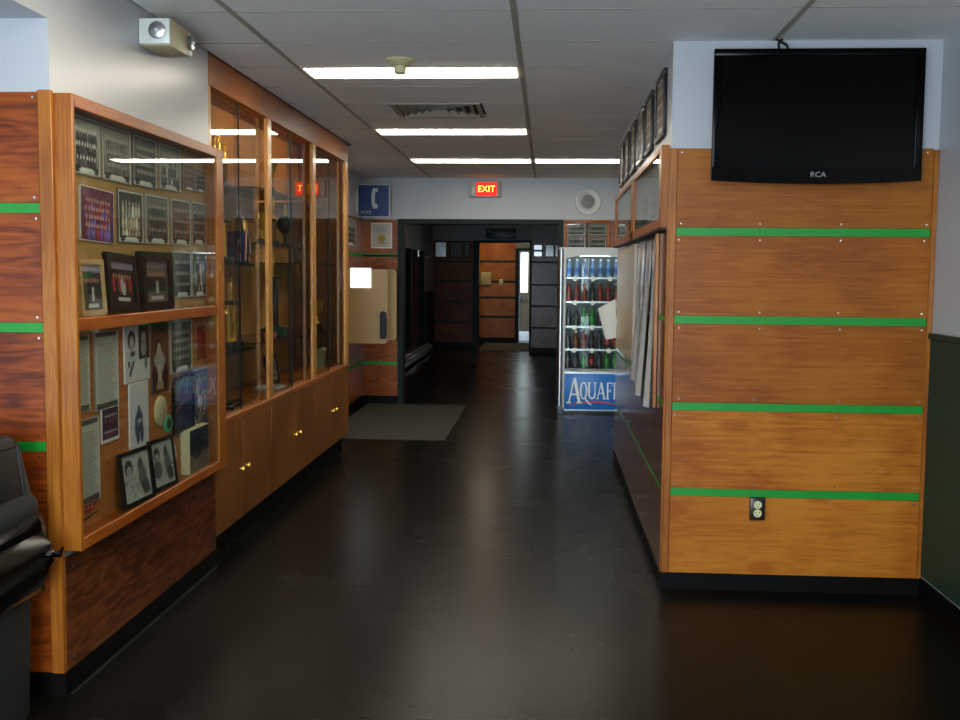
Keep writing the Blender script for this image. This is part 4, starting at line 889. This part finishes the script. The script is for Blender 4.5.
# ------------------------------------------------------------------ trash can
t = thing('trash_can', 'tall grey plastic trash can with a hooded lid and black bag', 'trash can', (-2.02, 3.25, 0))
def loop(hx, hy, z, r=0.06, n=5):
    pts = []
    for sx, sy, a0 in ((1, 1, 0), (-1, 1, 90), (-1, -1, 180), (1, -1, 270)):
        for k in range(n+1):
            a = math.radians(a0+90*k/n); pts.append((sx*(hx-r)+r*math.cos(a), sy*(hy-r)+r*math.sin(a), z))
    return pts
def loft(levels, jitter=None):
    q = MB(); n = len(levels[0]); vs_ = [p for l in levels for p in l]; fs_ = []
    for i in range(len(levels)-1):
        for k in range(n): fs_.append((i*n+k, i*n+(k+1) % n, (i+1)*n+(k+1) % n, (i+1)*n+k))
    fs_.append(tuple(range(n-1, -1, -1))); fs_.append(tuple((len(levels)-1)*n+k for k in range(n)))
    return q.add(vs_, fs_)
part('bin_body', loft([loop(.235, .215, 0), loop(.245, .225, .03), loop(.262, .242, .70)]), M['can'], t)
def bag_surface():
    prof = [(.262, .243, .455), (.276, .256, .452), (.292, .268, .470), (.306, .279, .505), (.313, .284, .545), (.312, .283, .585), (.305, .278, .625), (.296, .270, .660), (.286, .262, .690), (.275, .254, .715), (.268, .250, .730)]
    lv = []
    for i, (hx, hy, z) in enumerate(prof):
        amp = 0.0 if i in (0, len(prof)-1) else 1.0
        ring = []
        for j, (x, y, zz) in enumerate(loop(hx, hy, z, .07, 14)):
            a_ = math.atan2(y, x)
            d = amp*(0.010*math.sin(9*a_+1.7*i)+0.008*math.sin(23*a_-2.1*i)+0.006*math.sin(41*a_+3.3*i)+rng.uniform(-.004, .004))
            n_ = math.hypot(x, y); ring.append((x+d*x/n_, y+d*y/n_, zz+amp*0.008*math.sin(7*a_+i)))
        lv.append(ring)
    return loft(lv)
part('bin_bag', bag_surface(), M['bag'], t)
part('bag_knot', MB().sphere((.315, .20, .585), .026, 8, 6, (1, 1, .6)).tube([(.31, .2, .585), (.345, .225, .575), (.352, .235, .60)], [.016, .012, .004], 6), M['bag'], t)
hood = part('hood', loft([loop(.272, .252, .705), loop(.278, .258, .715), loop(.278, .258, .765), loop(.262, .243, .79), loop(.24, .215, .96), loop(.215, .195, .995), loop(.14, .12, 1.005)]), M['can'], t)
q = MB(); tl = math.atan2(.022, .17)
q.rbox(-.006, .008, -.15, .15, 0, .165, .006, 2)
part('flap', q, M['can_dk'], hood, loc=(.258, -.01, .80), rot=(0, -tl, 0))
q = MB().rbox(0, .010, -.165, -.15, 0, .18, .004).rbox(0, .010, .15, .165, 0, .18, .004).rbox(0, .010, -.165, .165, .165, .18, .004)
part('flap_rim', q, M['can'], hood, loc=(.258, -.01, .80), rot=(0, -tl, 0))

# ------------------------------------------------------------------ mats
tag(slab('entry_mat', -2.12, -0.94, 9.66, 12.33, 0.0, 0.010, M['mat'], None, 0.003), 'grey rubber entry mat on the floor beyond the trophy cabinet', 'mat')
tag(slab('door_mat', -1.4, 0.2, 20.0+1.3, 23.7, 0.0, 0.010, M['conc'], None, 0.003), 'worn grey mat in front of the lit orange wall', 'mat')

# ------------------------------------------------------------------ payphone and its sign
t = thing('payphone', 'beige payphone enclosure with rounded side panel on the wall past the cabinet', 'payphone', (XB+0.012, 11.2, 0.80))
def rpoly(x0, x1, z0, z1, r, n=6):
    P = []
    for cx, cz, a0 in ((x1-r, z1-r, 0), (x0+r, z1-r, 90), (x0+r, z0+r, 180), (x1-r, z0+r, 270)):
        for k in range(n+1):
            a = math.radians(a0+90*k/n); P.append((cx+r*math.cos(a), cz+r*math.sin(a)))
    return P
part('side_panel', MB().prism(rpoly(0, .475, 0, .80, .045), 0, .02), M['phone_beige'], t)
part('side_panel', MB().prism(rpoly(0, .485, 0, .80, .045), .60, .62), M['phone_beige'], t)
part('back_plate', MB().box(0, .02, .02, .60, .05, .75), M['chrome'], t)
ph = part('telephone', MB().rbox(.02, .16, .18, .42, .22, .66, .012), M['black_pl'], t)
part('handset', MB().tube([(.2, .21, .60), (.215, .21, .5), (.2, .21, .38)], [.028, .016, .028], 10), M['black_pl'], ph)
part('keypad', MB().rbox(.16, .168, .28, .38, .42, .54, .003), M['chrome'], ph)
part('shelf', MB().rbox(.02, .40, .02, .60, .06, .085, .005), M['phone_beige'], t)
part('hand_slot', MB().prism(rpoly(.392, .462, .05, .35, .03), -.006, 0.0), M['black_pl'], t, 'black upright slot')
part('slot_trim', MB().tube([(.464, -.004, .06), (.472, -.012, .2), (.464, -.004, .34)], .006, 6), M['chrome'], t)
part('flash_glare_panel', MB().rbox(.075, .297, -.012, 0.0, .60, .81, .006), M['flash_glare_panel'], t, 'small bright white panel with flash glare as glow')
t = thing('telephone_sign', 'square blue public telephone sign with a white handset, sticking out from the wall', 'sign', (XB+0.012, 12.02, 2.195))
part('plate', MB().prism(rpoly(0, .375, 0, .375, .018), 0, .012), M['sign_white'], t)
part('face', MB().prism(rpoly(.010, .365, .010, .365, .012), -.002, 0), M['blue_sign'], t)
hs = [(.215, .325), (.235, .335), (.238, .29), (.212, .282), (.205, .265), (.203, .19), (.205, .155), (.225, .15), (.238, .125), (.228, .10), (.185, .10), (.170, .13), (.163, .19), (.165, .27), (.175, .31), (.19, .335)]
part('handset_symbol', MB().prism(hs, -.004, -.002), M['sign_white'], t)
text('lettering', 'MTS', 0.055, M['sign_white'], t, (.095, -.003, .052), xs=1.25, shear=.25)
part('bracket', MB().rbox(-.012, 0.0, -.01, .022, .05, .32, .002), M['chrome'], t)
# notices on the plywood by the doorway
pn = 'pinned notices by the far doorway'
t = thing('notice', 'white framed notice on plywood between the phone sign and doorway', 'notice', (-1.965, YF-0.013, 1.85), group=pn)
part('frame', MB().box(-.125, .125, -.01, 0, 0, .30), M['white'], t); p = add_print(t, .22, .27, speck(doc(40, 34)*0+.70, .02), z0=.015); p.location.y = -.0106
im = canvas(40, 32, (.72, .70, .64))
for r in (6, 9, 12, 15): rect(im, .2, .8, r/40, (r+1)/40, (.45, .45, .5))
ell(im, .5, .62, .22, .16, (.62, .5, .2)); rect(im, .25, .75, .82, .86, (.5, .45, .4))
p2 = add_print(t, .20, .26, im, name='print', z0=.02); p2.location.y = -.0114
t = thing('notice', 'glazed notice on the side wall above the payphone', 'notice', (XB+0.013, 11.55, 1.85), (0, 0, R90), group=pn)
part('frame', MB().box(-.3, .3, -.012, 0, 0, .30), M['chrome'], t); p = add_print(t, .56, .27, team(bgc=(.55,.55,.54)), z0=.015); p.location.y = -.0126
part('dark_ledge', MB().box(0, .42, 0, .012, 0, .02), M['frame_green'], wf, loc=(XB+.013, YF-.026, 1.755))

# ------------------------------------------------------------------ exit sign and wall speaker
t = thing('exit_sign', 'lit red exit sign on the wall over the doorway', 'exit sign', (-0.742, YF, 2.450))
part('housing', MB().rbox(-.185, .185, -.07, 0, 0, .185, .006), M['exit_box'], t)
part('side_reflector', MB().rbox(-.180, -.115, -.074, -.069, .01, .175, .002), M['beige_pale'], t)
part('face', MB().rbox(-.105, .135, -.074, -.069, .015, .17, .002), M['exit_red'], t)
text('lettering', 'EXIT', 0.105, M['exit_txt'], t, (.015, -.0755, .092), xs=.95)
t = thing('wall_speaker', 'round pale wall speaker with a grey centre above the fridge', 'speaker', (0.456, YF, 2.25))
part('ring', MB().lathe([(.155, 0), (.155, -.012), (.148, -.02), (.10, -.024), (.09, -.018)], 36, (0, 0, .155), 'y'), M['beige_pale'], t)
part('grille', MB().lathe([(.088, -.012), (.07, -.022), (.02, -.028)], 28, (0, 0, .155), 'y'), M['mat_grey'], t)
# pictures in the wooden frame over the fridge
t = thing('picture_board', 'wood framed board of four pictures behind the drinks fridge', 'picture', (0.45, YF-0.013, 1.83))
part('frame', MB().rbox(-.27, .27, -.02, 0, .33, .365, .002).rbox(-.27, -.235, -.02, 0, 0, .33, .002).rbox(.235, .27, -.02, 0, 0, .33, .002).rbox(-.235, .235, -.02, 0, 0, .03, .002), M['pine_h'], t)
part('divider', MB().box(-.008, .008, -.015, 0, .03, .33), M['frame_green'], t)
for sx in (-1, 1):
    for k, zz in enumerate((.04, .19)):
        p = add_print(t, .2, .13, team(H=24, Wd=32, rows=2, n=6, bgc=(.5,.48,.46), border=(.75,.75,.72), caption=False), name='picture', z0=zz); p.location = (sx*.121, -.012, 0)
part('pane', MB().box(-.235, .235, -.017, -.014, .03, .33), M['glass'], t)

# ------------------------------------------------------------------ drinks fridge
FX0, FX1, FY0, FY1, FH = 0.118, 0.905, 11.80, 12.36, 1.862
fr = thing('drinks_fridge', 'silver glass-door drinks fridge with a blue water brand panel', 'fridge', (FX0, FY0, 0))
fw_, fd = FX1-FX0, FY1-FY0
q = MB().box(0, .03, .05, fd, .06, FH).box(fw_-.03, fw_, .05, fd, .06, FH).box(.03, fw_-.03, fd-.03, fd, .06, FH).box(.03, fw_-.03, .05, fd-.03, FH-.05, FH).box(.03, fw_-.03, .05, fd-.03, .06, .46)
part('cabinet_shell', q, M['fridge_grey'], fr)
part('liner', MB().box(.031, .036, .05, fd-.031, .461, FH-.051).box(fw_-.036, fw_-.031, .05, fd-.031, .461, FH-.051).box(.036, fw_-.036, fd-.036, fd-.031, .461, FH-.051), M['fridge_in'], fr)
part('kick_grille', MB().box(.01, fw_-.01, .02, fd-.02, 0, .06), M['black_pl'], fr)
part('side_rail', MB().tube([(.03, .015, .08), (.03, .015, FH-.02)], .032, 14), M['chrome'], fr)
gx0, gx1, gz0, gz1 = .085, fw_-.06, .485, 1.775
arch = [(gx0, gz1-.04)]+[(gx0+(gx1-gx0)*i/12, gz1-.04+.04*math.sin(PI*i/12)**.6) for i in range(1, 12)]+[(gx1, gz1-.04)]
q = MB().box(.06, gx0, 0, .048, .06, FH-.002).box(gx1, fw_, 0, .048, .06, FH-.002).box(gx0, gx1, 0, .048, .455, gz0)
for i in range(12):
    (xa, za), (xb, zb) = arch[i], arch[i+1]
    q.add([(xa, 0, za), (xb, 0, zb), (xb, 0, FH-.002), (xa, 0, FH-.002), (xa, .048, za), (xb, .048, zb), (xb, .048, FH-.002), (xa, .048, FH-.002)], [(0, 1, 2, 3), (4, 7, 6, 5), (0, 4, 5, 1), (3, 2, 6, 7)])
part('door_frame', q, M['fridge_grey'], fr)
part('glass_pane', MB().box(gx0-.01, gx1+.01, .020, .026, gz0-.01, gz1+.0), M['glass'], fr)
part('light_tube', MB().lathe([(.010, 0), (.010, 1.2)], 10, (.060, .066, .52)), M['fridge_tube'], fr)
part('light_tube', MB().lathe([(.012, .05), (.012, fw_-.05)], 10, (0, .09, FH-.085), 'x'), M['fridge_tube'], fr)
shz = [.495, .715, .975, 1.255, 1.525]
for k, z in enumerate(shz):
    s = part('shelf', MB().box(.04, fw_-.04, .13, fd-.05, z-.012, z), M['fridge_in'], fr)
    if k: 
        part('shelf_front', MB().box(.04, fw_-.04, .122, .13, z-.014, z+.004), M['chrome'], s)
        for j, xx in enumerate((.19, .39, .58)):
            if k in (2, 3) and j == 2: continue
            part('price_tag', MB().lathe([(.028, .106), (.028, .112)], 16, (xx, 0, z-.012), 'y'), M['tag'], s)
pn_ = part('brand_panel', MB().rbox(.085, fw_-.06, -.012, 0.0, .045, .452, .006), M['aqua'], fr)
part('panel_trim', MB().box(.085, fw_-.06, -.016, -.002, .452, .466).box(.085, fw_-.06, -.016, -.002, .035, .045), M['chrome'], fr)
# AQUAFINA in serif capitals, drawn as strokes on a 1-high cap grid
def serif_letter(ch, x, z, h, w):
    q = MB(); y0, y1 = -.0155, -.012
    S = lambda pts: q.prism([(x+px*w, z+pz*h) for px, pz in pts], y0, y1)
    def bar(xa, za, xb, zb, wa): S([(xa-wa/2, za), (xa+wa/2, za), (xb+wa/2, zb), (xb-wa/2, zb)])
    def foot(xc, zc, wd=.34): S([(xc-wd/2, zc), (xc+wd/2, zc), (xc+wd/2, zc+.05), (xc-wd/2, zc+.05)])
    def ring(cx, cz, rx, rz, tx, tz, a0=0, a1=360, n=18):
        for i in range(n):
            a, b = math.radians(a0+(a1-a0)*i/n), math.radians(a0+(a1-a0)*(i+1)/n)
            S([(cx+rx*math.cos(a), cz+rz*math.sin(a)), (cx+rx*math.cos(b), cz+rz*math.sin(b)), (cx+(rx-tx)*math.cos(b), cz+(rz-tz)*math.sin(b)), (cx+(rx-tx)*math.cos(a), cz+(rz-tz)*math.sin(a))])
    if ch == 'A':
        bar(.1, 0, .5, 1, .1); bar(.88, 0, .5, 1, .2); S([(.25, .32), (.72, .32), (.7, .38), (.27, .38)]); foot(.1, 0); foot(.88, 0, .4)
    elif ch == 'Q':
        ring(.5, .5, .5, .52, .2, .08); S([(.4, .02), (.62, .02), (1.1, -.28), (1.6, -.36), (1.6, -.30), (1.15, -.2), (.75, .1)])
    elif ch == 'U':
        bar(.15, .35, .15, 1, .2); bar(.85, .35, .85, 1, .1); ring(.5, .36, .45, .37, .17, .1, 180, 360, 10); foot(.15, .95, .42); foot(.85, .95, .36)
    elif ch == 'F':
        bar(.25, 0, .25, 1, .22); S([(.2, .94), (.9, .94), (.9, 1), (.2, 1)]); S([(.86, .78), (.94, .78), (.94, 1), (.88, 1)]); S([(.3, .48), (.7, .48), (.7, .54), (.3, .54)]); S([(.68, .38), (.74, .38), (.74, .64), (.68, .64)]); foot(.25, 0, .5)
    elif ch == 'I':
        bar(.5, 0, .5, 1, .5); foot(.5, 0, 1.0); foot(.5, .95, 1.0)
    elif ch == 'N':
        bar(.15, 0, .15, 1, .1); bar(.87, 0, .87, 1, .1); S([(.05, 1), (.28, 1), (.93, 0), (.8, 0)]); foot(.15, 0, .36); foot(.12, .95, .3); foot(.87, .95, .36)
    return q
lx = .118
for i, (ch, h, w) in enumerate((('A', .29, .155), ('Q', .19, .085), ('U', .19, .095), ('A', .19, .10), ('F', .19, .075), ('I', .19, .034), ('N', .19, .095), ('A', .19, .10))):
    zb = .115 if i == 0 else .165
    part('letter', serif_letter(ch, lx, zb, h, w), M['aqua_txt'], pn_); lx += w+.004 if i else w-.015
q = MB(); tops = []; bots = []
for i in range(25):
    u = i/24; x = .125+.60*u; z = .085+.055*math.sin(PI*min(1, u*1.25))**1 if u < .8 else .085
    z = .09+.045*math.sin(PI*u); th = .006+.016*math.sin(PI*u)
    tops.append((x, z+th/2)); bots.append((x, z-th/2))
q.prism(bots+tops[::-1], -.0145, -.012); part('swoosh', q, M['aqua_red'], pn_)

# bottles: one of each kind, then copies
def bottle(label, body, cap, lab, group):
    t = thing('bottle', label, 'bottle', (0, 0, 0), group=group)
    part('body', MB().lathe([(.026, 0), (.031, .006), (.031, .05), (.029, .06), (.031, .07), (.031, .115), (.026, .14), (.013, .175), (.012, .188)], 12), body, t)
    part('wrapper', MB().lathe([(.0316, .055), (.0316, .11)], 12), lab, t)
    part('cap', MB().lathe([(.0145, .186), (.0145, .205), (.012, .207)], 10), cap, t)
    return t
BM = {k: plain('drink_'+k, c, 0.15, noise=0.05) for k, c in dict(water='6f93b8', cola='2a1512', green='1e7a34', red='7a2420', dark='20242a', amber='5a2a16').items()}
CM = {k: plain('cap_'+k, c, 0.4, noise=0.03) for k, c in dict(white='e6e8e4', red='9a2a24', dark='2a2a2c', green='3f8f4a').items()}
WM = {k: plain('wrap_'+k, c, 0.35, noise=0.2, nscale=30) for k, c in dict(blue='2f62a8', red='a02a24', green='2c8a3c', dark='26282e', brown='5a3020').items()}
kinds = {'water': (BM['water'], CM['white'], WM['blue'], 'clear blue water bottle with white cap'), 'cola': (BM['cola'], CM['red'], WM['red'], 'dark cola bottle with red wrapper'),
         'green': (BM['green'], CM['green'], WM['green'], 'green soda bottle'), 'red': (BM['red'], CM['dark'], WM['brown'], 'reddish brown tea bottle'), 'dark': (BM['dark'], CM['dark'], WM['dark'], 'black energy drink bottle'), 'amber': (BM['amber'], CM['white'], WM['brown'], 'amber root beer bottle with white cap')}
rows = [(shz[4], ['water']*7, 'top shelf'), (shz[3], ['red', 'red', 'red', 'dark', 'red', 'red', 'amber'], 'second shelf'),
        (shz[2], ['dark', 'dark', 'green', 'green', 'dark', 'dark', 'cola'], 'middle shelf'), (shz[1], ['dark', 'amber', 'red', 'dark', 'dark', 'cola', 'cola'], 'fourth shelf'),
        (shz[0], ['dark', 'dark', 'green', 'cola', 'dark', 'green', 'green'], 'bottom shelf')]
proto = {}
for z, ks, sn in rows:
    for i, k in enumerate(ks):
        for dep in range(2):
            loc = (FX0+.125+.088*i, FY0+.175+.085*dep, z+0.0005); b_, c_, w_, nm = kinds[k]
            lb = '%s on the fridge %s%s' % (nm, sn, '' if dep == 0 else ', back row')
            if k not in proto:
                proto[k] = bottle(lb, b_, c_, w_, 'bottles in the drinks fridge'); proto[k].location = loc
            else: copy_tree(proto[k], loc, lb)

# ------------------------------------------------------------------ far hall details
for k, (x, w) in enumerate(((-2.28, .26), (-1.95, .28), (-1.72, .14))):
    t = thing('hall_picture', ['glossy white picture high on the dark hall wall', 'dark picture beside the glossy one on the hall wall', 'narrow dark picture at the hall opening frame'][k], 'picture', (x, YH-.014, 1.90), group='pictures on the dark hall wall')
    part('frame', MB().rbox(-w/2, w/2, -.02, 0, 0, .34, .003), M['black_frame'], t)
    part('sheet', MB().box(-w/2+.02, w/2-.02, -.022, -.018, .02, .32), M['chrome' if k == 0 else 'mat_dark'], t)
for k, (x, zz) in enumerate(((-.20, 1.90), (-.20, 2.03), (.03, 1.90), (.22, 1.90))):
    t = thing('hall_picture', ['lower silvery picture by the door jamb on the hall side wall', 'upper silvery picture by the door jamb on the hall side wall', 'glossy dark picture in the middle of the hall side wall', 'glossy dark picture at the end of the hall side wall'][k], 'picture', (x, 20.886, zz), group='pictures on the hall side wall')
    h = .12 if k < 2 else .25
    part('frame', MB().rbox(-.09, .09, -.02, 0, 0, h, .003), M['black_frame'], t); part('sheet', MB().box(-.075, .075, -.022, -.018, .015, h-.015), M['chrome' if k < 2 else 'vinyl'], t)
t = thing('hall_sign', 'dark navy sign with faint pale lettering over the hall opening', 'sign', (-1.0, YH-.001, 2.30))
part('board', MB().rbox(-.32, .32, -.02, 0, 0, .22, .004), M['navy'], t)
part('lettering', MB().box(-.28, -.22, -.022, -.019, .15, .18).box(-.05, .2, -.022, -.019, .12, .132).box(0, .28, -.022, -.019, .07, .082).box(.24, .29, -.022, -.019, .1, .13), M['pale_line'], t)
t = thing('door_control', 'pale square control box on the lit orange wall', 'control box', (-1.42, 24.187, 1.32))
part('box', MB().rbox(-.12, .12, -.05, 0, 0, .28, .008), M['ivory'], t); part('cover', MB().rbox(-.1, .1, -.056, -.049, .03, .25, .003), M['beige'], t)
t = thing('light_switch', 'small pale switch plate beside the control box', 'switch', (-1.07, 24.187, 1.30))
part('plate', MB().rbox(-.045, .045, -.012, 0, 0, .14, .004), M['ivory'], t); part('toggle', MB().rbox(-.012, .012, -.03, -.012, .05, .09, .003), M['white'], t)
t = thing('hall_fill_lamp', 'unseen round fill lamp added in the hall past the doorway', 'light', (-1.0, 17.0, HC))  # added lamp, out of sight, to brighten the dark hall
part('base', MB().lathe([(.17, -.03), (.17, .03)], 24), M['white'], t)
part('globe', MB().lathe([(.03, -.13), (.10, -.11), (.15, -.06), (.155, -.03)], 24), emis('hall_fill_globe', 'ffe8c8', 22.0), t)
t = thing('ceiling_lamp', 'round lit ceiling lamp in the vestibule over the orange wall', 'light', (-1.2, 23.2, HC), group=None)
part('base', MB().lathe([(.17, -.03), (.17, .03)], 24), M['white'], t)
part('globe', MB().lathe([(.03, -.13), (.10, -.11), (.15, -.06), (.155, -.03)], 24), emis('lamp_globe', 'ffdca0', 30.0), t)
